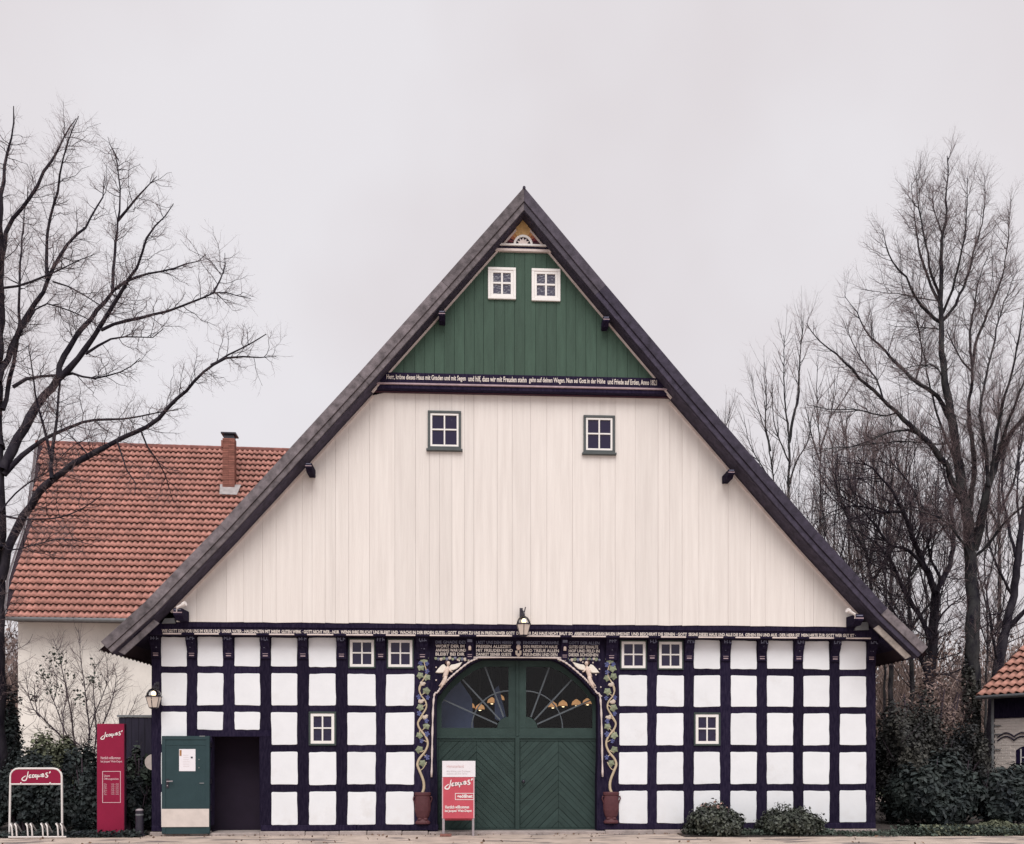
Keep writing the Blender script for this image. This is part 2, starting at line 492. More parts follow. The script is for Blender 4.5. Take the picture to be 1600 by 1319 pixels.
def lettering(name, text, x0, x1, z0, z1, y, material, parent, thick=0.004, bold=0.0, shear=0.0, rise=0.0):
    """flat raised letters facing the street, fitted into x0..x1, z0..z1"""
    cu = bpy.data.curves.new('letters', 'FONT')
    cu.body = text
    cu.resolution_u = 2
    cu.offset = bold
    cu.shear = shear
    cu.extrude = 0.0
    ob = bpy.data.objects.new('letters', cu)
    col.objects.link(ob)
    dg = bpy.context.evaluated_depsgraph_get()
    me = bpy.data.meshes.new_from_object(ob.evaluated_get(dg))
    bpy.data.objects.remove(ob)
    n = len(me.vertices)
    v = np.empty(n * 3, dtype=np.float32)
    me.vertices.foreach_get('co', v)
    v = v.reshape(n, 3).astype(float)
    lo, hi = v.min(0), v.max(0)
    X = x0 + (v[:, 0] - lo[0]) / (hi[0] - lo[0]) * (x1 - x0)
    Z = z0 + (v[:, 1] - lo[1]) / (hi[1] - lo[1]) * (z1 - z0) + rise * (X - x0)
    origin = Vector(((x0 + x1) / 2, y, (z0 + z1) / 2))
    me.vertices.foreach_set('co', np.stack([X - origin.x, np.full(n, -thick), Z - origin.z], 1).astype(np.float32).ravel())
    me.materials.clear()
    me.materials.append(material)
    me.update()
    me.name = name
    return put(name, me, origin, parent)

LOGO = [[(425, 245), (416, 290), (405, 340), (390, 372), (365, 381), (340, 372), (334, 356), (352, 334), (388, 310)],
        [(472, 302), (452, 296), (437, 312), (438, 332), (455, 334), (468, 312), (472, 300), (468, 325), (480, 332)],
        [(512, 300), (498, 294), (483, 308), (484, 328), (498, 332), (514, 322)],
        [(552, 300), (534, 294), (520, 308), (522, 326), (538, 322), (551, 298), (552, 330), (550, 366)],
        [(568, 292), (565, 316), (576, 324), (592, 312), (600, 290), (598, 316), (608, 322)],
        [(616, 308), (636, 304), (646, 290), (632, 282), (616, 298), (620, 320), (640, 322), (660, 308)],
        [(708, 268), (690, 268), (678, 282), (692, 298), (706, 314), (692, 332), (668, 328)],
        [(738, 242), (738, 256), (726, 274)]]
def logo(x0, x1, z_mid, y, material, parent, weight=1.0, tilt=0.0):
    """brush script word mark as raised ribbons"""
    s = (x1 - x0) / 415.0
    mb = MB()
    for st in LOGO:
        line = smooth_line(st, 4)
        n = len(line)
        L, R = [], []
        for i, p in enumerate(line):
            t = line[min(i + 1, n - 1)] - line[max(i - 1, 0)]
            t = t / max(1e-6, math.hypot(*t))
            w = 9.0 * weight * (0.75 + 0.35 * math.sin(math.pi * i / (n - 1)))
            nx, ny = -t[1] * w, t[0] * w
            for q, sgn in ((L, 1), (R, -1)):
                X = x0 + (p[0] + sgn * nx - 330) * s
                q.append((X, z_mid - (p[1] + sgn * ny - 312) * s + tilt * (X - x0)))
        vs = [(x, y - 0.005, z) for x, z in L] + [(x, y - 0.005, z) for x, z in R]
        mb.add(vs, [(i, i + 1, i + 1 + n, i + n) for i in range(n - 1)])
    return mb.build('logo_lettering', material, parent, fix=False)
# ------------------------------------------------------------------ ground
mb = MB()
mb.box(-400, 400, -60, 700, -2.0, GZ)
tag(mb.build('ground', M['paving']), kind='structure')
mb = MB()
mb.add([(-40, 16, GZ + .006), (60, 16, GZ + .006), (60, 300, GZ + .006), (-40, 300, GZ + .006)], [(0, 1, 2, 3)])
tag(mb.build('lawn', M['grass']), kind='structure')
for poly in ([(-14, -.35), (-6.62, -.35), (-6.62, 12), (-14, 12)], [(9.0, -.75), (22, -.95), (22, 12), (9.0, 12)], [(4.4, -.85), (7.4, -.9), (9.0, -.75), (9.0, -.12), (4.4, -.12)]):
    mb = MB()
    mb.add([(x, y, GZ + .012) for x, y in poly], [tuple(range(len(poly)))])
    tag(mb.build('planting_bed', M['soil']), kind='structure')

# ------------------------------------------------------------------ the timber framed farmhouse
XC = 1.143                                                   # the gable's axis
house = thing('farmhouse', (XC, 0, 0), 'timber framed farmhouse with white boarded gable, green peak and arched green doors', 'farmhouse')
WL, WR = -6.48, 8.746                                        # ends of the front wall
BEAM0, BEAM1 = 4.045, 4.297
PROFILE = [(0, 12.975), (1.65, 11.06), (3.3, 9.165), (6.0, 6.14), (7.45, 4.60), (8.30, 3.81)]   # outer edge of the verge, from the axis outwards
def roof_z(dx, drop=0.0):
    dx = abs(dx)
    p = PROFILE
    for (a, za), (b, zb) in zip(p, p[1:]):
        if dx <= b or (b, zb) == p[-1]:
            return za + (zb - za) * (dx - a) / (b - a) - drop

LC = [(-6.28, -5.768), (-5.553, -5.031), (-4.793, -4.277), (-4.048, -3.513), (-3.274, -2.721), (-2.483, -1.901), (-1.689, -1.105)]
RC = [(3.208, 3.803), (4.008, 4.584), (4.807, 5.367), (5.595, 6.157), (6.376, 6.945), (7.167, 7.732), (7.962, 8.532)]
ROWS = [(3.432, 4.035), (2.627, 3.290), (1.810, 2.488), (0.985, 1.665), (0.157, 0.841)]
SILL0, SILL1 = 0.03, 0.150

def post(x0, x1, z0, z1, y0=-0.004, name='post'):
    mb = MB()
    n = 5
    zs = [z0 + (z1 - z0) * i / n for i in range(n + 1)]
    L = [(x0 + rng.uniform(-.004, .004), z) for z in zs]
    R = [(x1 + rng.uniform(-.004, .004), z) for z in zs]
    mb.prism(L + R[::-1], y0, 0.2)
    return mb.build(name, M['timber'], house)

def panel(x0, x1, z0, z1):
    def wob(a, b, n=4):
        return [(a[0] + (b[0] - a[0]) * i / n + rng.uniform(-.006, .006), a[1] + (b[1] - a[1]) * i / n + rng.uniform(-.006, .006)) for i in range(1, n)]
    j = lambda: rng.uniform(-.009, .009)
    A, B, C_, D = (x0 + j(), z0 + j()), (x1 + j(), z0 + j()), (x1 + j(), z1 + j()), (x0 + j(), z1 + j())
    r = 0.018
    pts = []
    for P0, P1, P2 in ((D, A, B), (A, B, C_), (B, C_, D), (C_, D, A)):
        for q, k in ((P0, 1), (P2, 0)):
            d = math.hypot(q[0] - P1[0], q[1] - P1[1])
            pts.append((P1[0] + (q[0] - P1[0]) * r / d, P1[1] + (q[1] - P1[1]) * r / d))
        pts += wob(P1, P2)
    mb = MB()
    mb.pillow(pts, -0.012, 0.03, 0.005, 0.004)
    return mb.build('infill_panel', M['plaster'], house)

# which openings are windows or doors
def window(x0, x1, z0, z1, y, casing, sash, cm, sill=False, pane='pane', bar=0.030, sm='sash_white', depth=0.06):
    """casing ring > white sash with a cross of bars, four panes, sill"""
    mb = MB()
    c, s = casing, sash
    mb.box(x0, x1, y - .030, y + depth, z1 - c, z1)
    mb.box(x0, x1, y - .030, y + depth, z0, z0 + c)
    mb.box(x0, x0 + c, y - .027, y + depth, z0 + c, z1 - c)
    mb.box(x1 - c, x1, y - .027, y + depth, z0 + c, z1 - c)
    w = mb.build('window', M[cm], house, bevel=.004)
    X0, X1, Z0, Z1 = x0 + c + .001, x1 - c - .001, z0 + c + .001, z1 - c - .001
    mb = MB()
    f0 = y - .018
    mb.box(X0, X1, f0, y + .03, Z1 - s, Z1)
    mb.box(X0, X1, f0, y + .03, Z0, Z0 + s)
    mb.box(X0, X0 + s, f0 + .001, y + .03, Z0 + s, Z1 - s)
    mb.box(X1 - s, X1, f0 + .001, y + .03, Z0 + s, Z1 - s)
    xm, zm = (X0 + X1) / 2, (Z0 + Z1) / 2 + .01
    mb.box(xm - bar / 2, xm + bar / 2, f0 + .002, y + .028, Z0 + s, Z1 - s)
    mb.box(X0 + s, xm - bar / 2, f0 + .004, y + .028, zm - bar / 2, zm + bar / 2)
    mb.box(xm + bar / 2, X1 - s, f0 + .004, y + .028, zm - bar / 2, zm + bar / 2)
    mb.build('sash', M[sm], w, bevel=.003)
    for a, b in ((X0 + s, xm - bar / 2), (xm + bar / 2, X1 - s)):
        for e, g in ((Z0 + s, zm - bar / 2), (zm + bar / 2, Z1 - s)):
            t = rng.uniform(-.006, .006)
            p = MB()
            p.add([(a, y + .008 + t, e), (b, y + .008 - t, e), (b, y + .008 - t, g), (a, y + .008 + t, g)], [(0, 1, 2, 3)])
            p.build('pane', M[pane], w, fix=False)
    if sill:
        mb = MB()
        mb.box(x0 - .03, x1 + .03, y - .06, y + .02, z0 - .045, z0 - .001)
        mb.build('window_sill', M['casing_grey'], w, bevel=.006)
    return w

HOLES = {('L', 5, 0), ('L', 6, 0), ('R', 0, 0), ('R', 1, 0), ('L', 4, 2), ('R', 2, 2)}
DX0, DX1 = -5.262, -4.292                                    # clear opening of the side door
for side, cols in (('L', LC), ('R', RC)):
    for ci, (x0, x1) in enumerate(cols):
        for ri, (z0, z1) in enumerate(ROWS):
            if (side, ci, ri) in HOLES:
                if ri == 0: window(x0 + .02, x1 - .005, z0 - .025, z1 - .005, 0.0, .028, .055, 'casing_green')
                else: window(x0 - .005, x1 + .005, z0 - .01, z1 + .015, 0.0, .036, .060, 'casing_green')
                continue
            if side == 'L' and ci in (1, 2):
                if ri > 2: continue
                if ri == 2: z0 = 2.125
            panel(x0, x1, z0, z1)
# posts stand between the columns of panels
edges = [(WL, LC[0][0])] + [(LC[i][1], LC[i + 1][0]) for i in range(6)] + [(LC[6][1], -0.755)]
for i, (a, b) in enumerate(edges):
    z0 = SILL1
    if i == 2: z0 = 2.11
    post(a - .012 if i else a, b + .012, z0, BEAM0 + .01)
post(-5.575, DX0, SILL1, 1.99, -0.002)                       # jamb beside the open door
edges = [(2.875, RC[0][0])] + [(RC[i][1], RC[i + 1][0]) for i in range(6)] + [(RC[6][1], WR)]
for i, (a, b) in enumerate(edges):
    post(a - .012, b + .012 if i < 7 else b, SILL1, BEAM0 + .01)
# rails butt between the posts
def rail(x0, x1, z0, z1):
    mb = MB()
    j = lambda: rng.uniform(-.005, .005)
    mb.prism([(x0, z0 + j()), ((x0 + x1) / 2, z0 + j()), (x1, z0 + j()), (x1, z1 + j()), ((x0 + x1) / 2, z1 + j()), (x0, z1 + j())], 0.0, 0.19)
    mb.build('rail', M['timber'], house)
for side, cols in (('L', LC), ('R', RC)):
    for ci, (x0, x1) in enumerate(cols):
        for a, b in zip(ROWS[:-1], ROWS[1:]):
            if side == 'L' and ci in (1, 2) and b[1] < 2.4: continue
            rail(x0 + .0125, x1 - .0125, b[1] - .014, a[0] + .014)
mb = MB(); mb.box(-5.565, -4.06, -.012, .2, 1.985, 2.115); mb.build('door_lintel', M['timber'], house)
# sill beams on a course of plinth stones
for a, b in ((WL, -5.575), (-4.265, -2.3), (-2.297, -0.60), (2.78, 5.3), (5.303, WR)):
    mb = MB(); mb.box(a, b, -.02, .2, SILL0, SILL1 - .001); mb.build('sill_beam', M['timber'], house, bevel=.008)
for xa, xb in ((WL - .02, -5.302), (-4.268, -.802), (2.902, WR + .02)):
    x = xa
    while x < xb - .01:
        x1 = x + rng.uniform(.55, 1.15)
        if xb - x1 < .3: x1 = xb
        mb = MB(); mb.box(x, x1 - .010, -.06 - rng.uniform(0, .03), .2, GZ - .1, SILL0 - .002 + rng.uniform(-.012, 0)); mb.build('plinth_stone', M['stone'], house, bevel=.012)
        x = x1
mb = MB(); mb.box(-5.3, -4.27, -.09, .6, GZ - .1, .0); mb.build('door_step', M['stone'], house, bevel=.012)
mb = MB(); mb.box(-0.80, 2.90, -.10, 1.2, GZ - .1, .005); mb.build('door_step', M['stone'], house, bevel=.012)

# brackets carrying the jetty, one on every post, with painted marks
BX = [(-6.385, .19)] + [((LC[i][1] + LC[i + 1][0]) / 2, .19) for i in range(6)] + [((LC[6][1] - .755) / 2, .24), ((2.875 + RC[0][0]) / 2, .24)] + \
     [((RC[i][1] + RC[i + 1][0]) / 2, .19) for i in range(6)] + [(8.64, .19)]
BPROF = [(-.004, 3.58), (-.04, 3.60), (-.045, 3.70), (-.035, 3.74), (-.06, 3.80), (-.105, 3.86), (-.125, 3.93), (-.150, 3.94), (-.150, BEAM0 - .002), (-.004, BEAM0 - .002)]
def bracket(cx, w, marks=True):
    mb = MB(); mb.side(BPROF, cx - w / 2, cx + w / 2)
    b = mb.build('bracket', M['timber'], house)
    m = MB()
    for k in range(3):                                        # letter like squiggle on the head
        a = cx - .065 + k * .055
        m.add([(a, -.1525, 3.955 + rng.uniform(0, .02)), (a + .014, -.1525, 3.955), (a + .014, -.1525, 4.03), (a, -.1525, 4.03 - rng.uniform(0, .03))], [(0, 1, 2, 3)])
        h = 3.95 + rng.uniform(.0, .06)
        m.add([(a + .014, -.1525, h), (a + .045, -.1525, h + rng.uniform(-.02, .02)), (a + .045, -.1525, h + .014), (a + .014, -.1525, h + .014)], [(0, 1, 2, 3)])
    for k in range(4):
        a, h = cx + rng.uniform(-.05, .03), 3.80 + rng.uniform(0, .09)
        y = -.06 - (h - 3.80) / .13 * .065 - .006
        m.add([(a, y, h), (a + .025, y, h + .004), (a + .028, y - .01, h + .022), (a + .004, y - .01, h + .02)], [(0, 1, 2, 3)])
    tag(m.build('painted_mark', M['lilac'], b, fix=False), kind='stuff')
    m = MB()
    m.box(cx - .055, cx + .055, -.048, -.043, 3.690, 3.701)
    m.box(cx - .05, cx + .05, -.046, -.041, 3.640, 3.662)
    m.build('painted_line', M['pink_line'], b)
for cx, w in BX: bracket(cx, w)

# jetty beam with its carved inscription and cream strips
mb = MB(); mb.box(WL + .05, WR - .05, -.28, .2, BEAM0, BEAM1 - .002); mb.build('jetty_beam', M['timber'], house, bevel=.01)
mb = MB(); mb.box(-6.05, 8.30, -.305, -.27, BEAM1 - .10, BEAM1 + .02); mb.build('drip_board', M['timber'], house, bevel=.006)
TEXT = ['WIE GOTT DEN VOR UNS IM KRUG UND', 'UNSER VATER - HAUSHALTEN MIT IHREM', 'GUTEN WERK · GOTT NICHT WER - NOR', 'WENN IHRE FRUCHT UNS BLEIBT UND',
        'WACHS IN DER ERDEN GUTES - GOTT', 'KOMM ZU UNS IN FRIEDEN WER GOTT', 'DER HERR DAS HAUS NICHT BAUT SO', 'ARBEITEN DIE DARAN BAUEN UMSONST',
        'UND BESCHIRMT DIE SEINEN · GOTT', 'SEGNE DIESES HAUS UND ALLE DIE DA', 'GEHEN EIN UND AUS · DER HERR IST', 'MEIN HIRTE ZUR GOTT WER GUT IST ·']
n = len(TEXT)
X0, X1 = -6.18, 8.22
for i, t in enumerate(TEXT):
    a, b = X0 + (X1 - X0) * i / n, X0 + (X1 - X0) * (i + 1) / n
    lettering('inscription', t, a, b - .035, 4.088, 4.155, -.281, M['cream'], house, bold=.026)
strips = [(WL + .32, BX[1][0] - .13)] + [(BX[i][0] + .13, BX[i + 1][0] - .13) for i in range(1, 7)]
strips += [(BX[7][0] + .16, -.16), (.02 + .17, .93), (1.17, 1.93), (2.17, BX[8][0] - .16)]
strips += [(BX[i][0] + .13, BX[i + 1][0] - .13) for i in range(8, 15)]
for a, b in strips:
    mb = MB(); mb.box(a, b, -.296, -.281, BEAM0 + .004, BEAM0 + .034); mb.build('cream_strip', M['trim_cream'], house, bevel=.005)

# ------------------------------------------------------------------ arched doorway
AX = [(-.740, 1.14), (-.700, 2.70), (-.607, 2.925), (-.44, 3.13), (-.278, 3.287), (.03, 3.535), (.267, 3.645)]
AXR = [(2.113 - x, z) for x, z in AX]                        # mirrored about the door's axis
DC = 1.0565
bead = [(x, -.03, z) for x, z in smooth_line(AX, 5)] + [(x, -.03, z) for x, z in smooth_line(AXR[::-1], 5)]
n = len(bead)
rope = smooth_line(bead, 3)
mb = MB(); mb.tube(rope, [.019 + .006 * math.sin(i * 1.7) for i in range(len(rope))], 6); mb.build('rope_moulding', M['trim_cream'], house, smooth=True)
# spandrel boards and door posts, left and right
inner = [(x + .035, z - (0 if i < 2 else .03)) for i, (x, z) in enumerate(smooth_line(AX, 4))]
inner = [(max(x, -.66), z) for x, z in inner]
for s in (1, -1):
    P_ = [(-.77, .007), (-.62, .007), (-.62, 1.10)] + [(x + .02, z) for x, z in inner if z > 1.2] + [(DC - .003, 3.615), (DC - .003, BEAM0 - .003), (-.77, BEAM0 - .003)]
    if s < 0: P_ = [(2 * DC - x, z) for x, z in P_]
    mb = MB(); mb.prism(P_, -.012, .29); mb.build('arch_spandrel', M['timber'], house)

# text panels above the arch
rows_z = [(3.93, 4.00), (3.845, 3.915), (3.762, 3.832), (3.680, 3.750)]
VERSES = [['DIE GNADE DES', 'WORT DER IM', 'ANFANG WAR UND', 'BLEIBT BEI DIR'], ['LASST UNS DEN HERRN', 'PREISEN ALLEZEIT', 'MIT FREUDEN UND', 'DANKET SEINER GUETE'],
          ['EINIGKEIT BEWAHRE', 'DEN FRIEDEN IM HAUS', 'UND TREUE ALLEN', 'FREUNDEN UND DEN'], ['GOTT DER ALLEN', 'GUTES GIBT ERHALTE', 'HOF UND FELD IN', 'DIESER SCHOENEN']]
for (a, b), vs in zip(((fx(680.6, 1000)[0], fx(728, 1000)[0]), (fx(744, 1000)[0], fx(801, 1000)[0]), (fx(817.5, 1000)[0], fx(873, 1000)[0]), (fx(888.5, 1000)[0], fx(936.5, 1000)[0])), VERSES):
    for k, ((z0, z1), t) in enumerate(zip(rows_z, vs)):
        lettering('verse_line', t, a, b - (.03 if k % 2 else 0), z0, z1 - .006, -.014, M['lilac'] if k == 0 else M['cream'], house, bold=.022)
# carved flower garlands below the outer verses
def disc(mb, x, z, r, y, n=7, mi=0, t=.012):
    return mb.pillow([(x + r * (1 + .12 * math.sin(3 * a)) * math.cos(a), z + r * (1 + .12 * math.sin(3 * a)) * math.sin(a)) for a in [2 * math.pi * k / n for k in range(n)]], y - t, y + .004, r * .4, t * .6, mi)
for x0, x1 in ((fx(681, 1029)[0], fx(741, 1029)[0]), (fx(874, 1029)[0], fx(937, 1029)[0])):
    mb = MB()
    k = 0
    x = x0
    while x < x1:
        r = rng.uniform(.022, .04)
        disc(mb, x, 3.615 + rng.uniform(-.018, .018), r, -.013, 7, k % 3)
        x += r * 1.7; k += 1
    mb.build('garland', [M['vine_leaf'], M['lilac'], M['bird']], house)
for px, py in ((734, 1003), (882, 1003)):                    # small brackets between the verses
    x = fx(px, py)[0]
    mb = MB(); mb.side([(y * .75, z) for y, z in BPROF], x - .075, x + .075); b = mb.build('bracket', M['timber'], house)
    mb = MB(); mb.ball((x, -.085, 3.84), (.034, .028, .045)); mb.box(x - .028, x + .028, -.10, -.05, 3.79, 3.815); mb.build('carved_face', M['angel_skin'], b, smooth=True)
    mb = MB(); mb.box(x - .05, x + .05, -.116, -.110, 3.955, 4.01); mb.build('painted_mark', M['lilac'], b)
    mb = MB(); mb.box(x - .045, x + .045, -.042, -.028, 3.695, 3.708); mb.box(x - .045, x + .045, -.040, -.024, 3.655, 3.668); mb.build('painted_line', M['pink_line'], b)
# cherub head at the crown of the arch
x, _ = fx(810, 1000)
mb = MB()
disc(mb, x, 3.955, .05, -.02, 9, 0, .03)
mb.box(x - .06, x + .06, -.02, -.011, 3.65, 4.03, 3)
mb.ball((x, -.035, 3.86), (.05, .035, .06), 10, 7, 1)
for s in (-1, 1): mb.pillow([(x + s * .012, 3.80), (x + s * .07, 3.79), (x + s * .06, 3.71), (x + s * .02, 3.68)], -.04, -.01, .012, .012, 2)
mb.ball((x, -.03, 3.70), (.035, .022, .04), 8, 5, 2)
mb.build('carved_cherub', [M['lilac'], M['angel_skin'], M['bird'], M['timber']], house)

# angels in the spandrels
def angel(px, py, s):
    """head at (px, py); s = +1 flies with the legs to the lower left"""
    X = lambda dx: fx(px + s * dx, py)[0]
    Z = lambda dy: fx(px, py + dy)[1]
    y = -.045
    b = MB()
    tor = [(0, 5), (-1, 9), (-2.5, 14), (-4, 18), (-5, 22)]
    b.tube([(X(a), y, Z(c)) for a, c in tor], [.030, .052, .050, .047, .050], 8, 0, .7)
    for leg in ([(-4.5, 20), (-6, 26), (-9.5, 31), (-13.5, 35.5)], [(-3.8, 20), (-4.5, 27), (-7.5, 32.5), (-11.5, 39)]):
        b.tube([(X(a), y + (.01 if leg[0][0] < -4 else -.01), Z(c)) for a, c in leg], [.042, .034, .024, .018], 7, 0, .8)
    for arm in ([(-2, 8), (-5.5, 12), (-3.5, 16)], [(1, 8), (4, 12), (7, 13.5)]):
        b.tube([(X(a), y - .015, Z(c)) for a, c in arm], [.022, .018, .014], 6, 0)
    b.tube([(X(-.3), y, Z(6)), (X(.2), y, Z(2.5))], [.02, .02], 6)
    b.ball((X(.6), y - .01, Z(0)), (.040, .036, .048), 10, 7)
    b.ball((X(1.3), y - .045, Z(.3)), (.010, .012, .010), 6, 4)   # nose
    body = b.build('carved_angel', M['angel_skin'], house, smooth=True)
    h = MB()
    h.ball((X(-1.2), y + .004, Z(-1.0)), (.046, .036, .048), 9, 6)
    h.build('hair', M['hair'], body, smooth=True)
    for w in ([(-1.5, 7), (-6, 1.2), (-10, 2.5), (-15, 8), (-20, 14.5), (-14, 15.0), (-8, 14.8), (-3.5, 13)],
              [(1.5, 4.5), (5, 2), (10, 1.3), (15, -.2), (22.5, -2.5), (18.5, 4), (13.5, 8.3), (8, 10.6), (2.5, 11)]):
        m = MB()
        m.pillow([(X(a), Z(c)) for a, c in w], -.045, -.013, .014, .015)
        m.build('wing', M['angel_wing'], body)
angel(700, 1037, 1)
angel(916.5, 1037, -1)
mb = MB()
for px, py in ((681.5, 1043), (717.5, 1032.5), (732.5, 1032), (681.5, 1063), (697, 1058.5), (688, 1071), (678, 1087), (910.5, 1035), (926.3, 1035.8), (936.5, 1045.8), (931, 1054.5), (918.5, 1059.5), (938.5, 1074), (930.5, 1074.5), (939.5, 1088)):
    x, z = fx(px, py); mb.ball((x, -.02, z), (.018, .016, .018), 7, 5)
mb.build('carved_stud', M['trim_cream'], house, smooth=True)

# carved vines growing out of urns, on the two door posts
def leaf_mesh():
    pts = []
    for k in range(15):
        a = math.pi / 2 + 2 * math.pi * k / 15
        r = .062 * (1 if k % 3 == 0 else .78) * (.8 if k in (7, 8) else 1)
        pts.append((r * math.cos(a), r * math.sin(a)))
    mb = MB(); mb.pillow(pts, -.022, .004, .022, .012)
    mb.ball((0, -.022, 0), (.02, .008, .02), 6, 4)
    o = mb.build('leaf', M['vine_leaf'], None, origin=(0, 0, 0))
    me = o.data; bpy.data.objects.remove(o)
    return me
LEAF = leaf_mesh()
mb = MB()
for k, (a, b) in enumerate([(0, 0), (.028, .012), (-.028, .014), (.014, -.026), (-.012, -.024), (0, .034)]): mb.ball((a, -.014, b), (.019, .016, .019), 6, 5)
o = mb.build('grape_cluster', M['grape'], None, origin=(0, 0, 0), smooth=True); GRAPE = o.data; bpy.data.objects.remove(o)
mb = MB()
mb.pillow([(-.055, -.02), (-.02, -.045), (.03, -.03), (.06, .01), (.035, .035), (-.005, .03), (-.03, .045), (-.05, .03)], -.03, 0, .016, .014)
o = mb.build('bird', M['bird'], None, origin=(0, 0, 0)); BIRD = o.data; bpy.data.objects.remove(o)
def vine(cx, s):
    Y = -.006
    k = 4.255
    def Q(zx, zy): return (cx + s * (fx(630 + zx / k, 1000 + zy / k)[0] - fx(661, 1000)[0]), fx(661, 1000 + zy / k)[1])
    path = [(128, 1022), (140, 985), (136, 935), (112, 872), (97, 830), (110, 790), (148, 742), (166, 690), (150, 640), (112, 592), (101, 550), (128, 500), (156, 450), (150, 408), (120, 368), (108, 322), (126, 280), (150, 242), (156, 208), (147, 172), (140, 145)]
    line = smooth_line([(*Q(*p),) for p in path], 4)
    mb = MB()
    mb.tube([(x, Y - .012, z) for x, z in line], [.031 - .021 * i / len(line) for i in range(len(line))], 6, 0, .7)
    for st in ([(112, 872), (138, 850), (158, 812)], [(128, 760), (150, 770), (160, 785)], [(160, 680), (140, 668), (124, 672)], [(126, 605), (145, 585), (155, 575)], [(104, 550), (125, 520), (150, 512)],
               [(152, 430), (130, 445), (112, 450)], [(112, 340), (120, 305), (135, 292)], [(120, 370), (150, 350), (158, 338)], [(140, 735), (120, 745), (108, 735)], [(112, 592), (110, 620), (108, 636)]):
        mb.tube([(x, Y - .01, z) for x, z in smooth_line([Q(*p) for p in st], 3)], .010, 5)
    v = mb.build('carved_vine', M['vine_stem'], house, smooth=True)
    def item(mesh, zx, zy, sc, rot=0):
        x, z = Q(zx, zy)
        o = put(mesh.name, mesh, (x, Y, z), v)
        o.scale = (sc * s, 1, sc); o.rotation_euler = (0, rot, 0)
    item(LEAF, 140, 130, 1.7)
    for p in ((120, 185), (115, 238), (156, 340), (115, 450), (156, 575), (110, 635), (110, 730), (131, 822), (160, 250)): item(LEAF, *p, rng.uniform(1.25, 1.5), rng.uniform(-.8, .8))
    for p in ((160, 212), (165, 385), (106, 382), (108, 490), (124, 673), (157, 540), (162, 782), (160, 628), (118, 158), (160, 160)): item(GRAPE, *p, rng.uniform(1.0, 1.3), rng.uniform(-.4, .4))
    for p in ((132, 292), (122, 408), (150, 512)): item(BIRD, *p, rng.uniform(1.1, 1.3), rng.uniform(-.5, .1))
    # urn, carved in half relief
    z0, z1 = .165, .84
    x = cx
    H = z1 - z0
    m = MB()
    m.lathe((x, -.005, z0), [(.155, 0), (.160, .035), (.125, .07), (.10, .10), (.135, .16), (.168, .28), (.172, .42), (.158, .54), (.150, .585), (.172, .60), (.176, .645), (.16, .66), (.05, .662)], 18, .55)
    u = m.build('carved_urn', M['urn'], house, smooth=False)
    for h in (-1, 1):
        m = MB()
        m.tube([(x + h * .145, -.03, z0 + .56), (x + h * .185, -.035, z0 + .57), (x + h * .195, -.035, z0 + .52), (x + h * .17, -.03, z0 + .46), (x + h * .16, -.03, z0 + .42)], .013, 6)
        m.build('handle', M['urn'], u, smooth=True)
        m = MB(); m.ball((x + h * .06, -.055, z0 + .10), (.05, .02, .03), 8, 5); m.build('foot_scroll', M['urn'], u, smooth=True)
vine(-.925, 1)
vine(3.035, -1)

# ------------------------------------------------------------------ the arched double door
DY = .30                                                      # door face, set back in the arch
D = lambda px, py: fx(px, py, DY)
zt, zb = D(808, 1154.5)[1], .012
xl, xm, xr = D(681.5, 1200)[0], D(808.3, 1200)[0], D(935.5, 1200)[0]
def chevron_leaf(x0, x1, knob):
    s = .045
    mb = MB()
    mb.box(x0, x1, DY + .03, DY + .06, zb, zt)
    mb.box(x0, x0 + s, DY - .012, DY + .03, zb, zt)
    mb.box(x1 - s, x1, DY - .012, DY + .03, zb, zt)
    mb.box(x0 + s, x1 - s, DY - .011, DY + .03, zt - s, zt)
    mb.box(x0 + s, x1 - s, DY - .011, DY + .03, zb, zb + s * .7)
    leaf = mb.build('barn_door_leaf', M['door_green'], house)
    a, b, lo, hi = x0 + s + .003, x1 - s - .003, zb + s * .7 + .003, zt - s - .003
    xc = (a + b) / 2
    W = .148                                                  # height of one board measured along the edge
    gap = .010
    for sgn, xa, xb in ((1, a, xc - .0008), (-1, xc + .0008, b)):
        c0 = lo - (xb - xa) - W
        k = 0
        while c0 + k * W < hi + .1:
            # boards rise towards the middle of the leaf
            zc = c0 + k * W + rng.uniform(-.004, .004)
            if sgn > 0: quad = [(xa, zc), (xb, zc + (xb - xa)), (xb, zc + (xb - xa) + W - gap), (xa, zc + W - gap)]
            else: quad = [(xa, zc + (xb - xa)), (xb, zc), (xb, zc + W - gap), (xa, zc + (xb - xa) + W - gap)]
            q = clip(quad, [(0, -1, -lo), (0, 1, hi)])
            k += 1
            if len(q) < 3 or max(p[1] for p in q) - min(p[1] for p in q) < .03: continue
            m = MB(); m.pillow(q, DY + rng.uniform(-.002, .002), DY + .029, .003, .006)
            m.build('plank', M['door_green'], leaf)
    if knob:
        m = MB(); x, z = D(817.5, 1221)
        m.tube([(x, DY - .012, z), (x, DY - .06, z)], .018, 8); m.ball((x, DY - .075, z), .038, 10, 7)
        m.build('door_knob', M['iron'], leaf, smooth=True)
    return leaf
chevron_leaf(xl, xm - .012, False)
chevron_leaf(xm + .012, xr, True)
mb = MB(); mb.box(xm - .045, xm + .045, DY - .05, DY - .013, zb, zt + .02); mb.build('meeting_stile', M['door_green'], house, bevel=.006)
mb = MB(); mb.box(xl, xr, DY - .035, DY + .05, zt + .003, zt + .045); mb.build('door_transom', M['door_green'], house, bevel=.006)

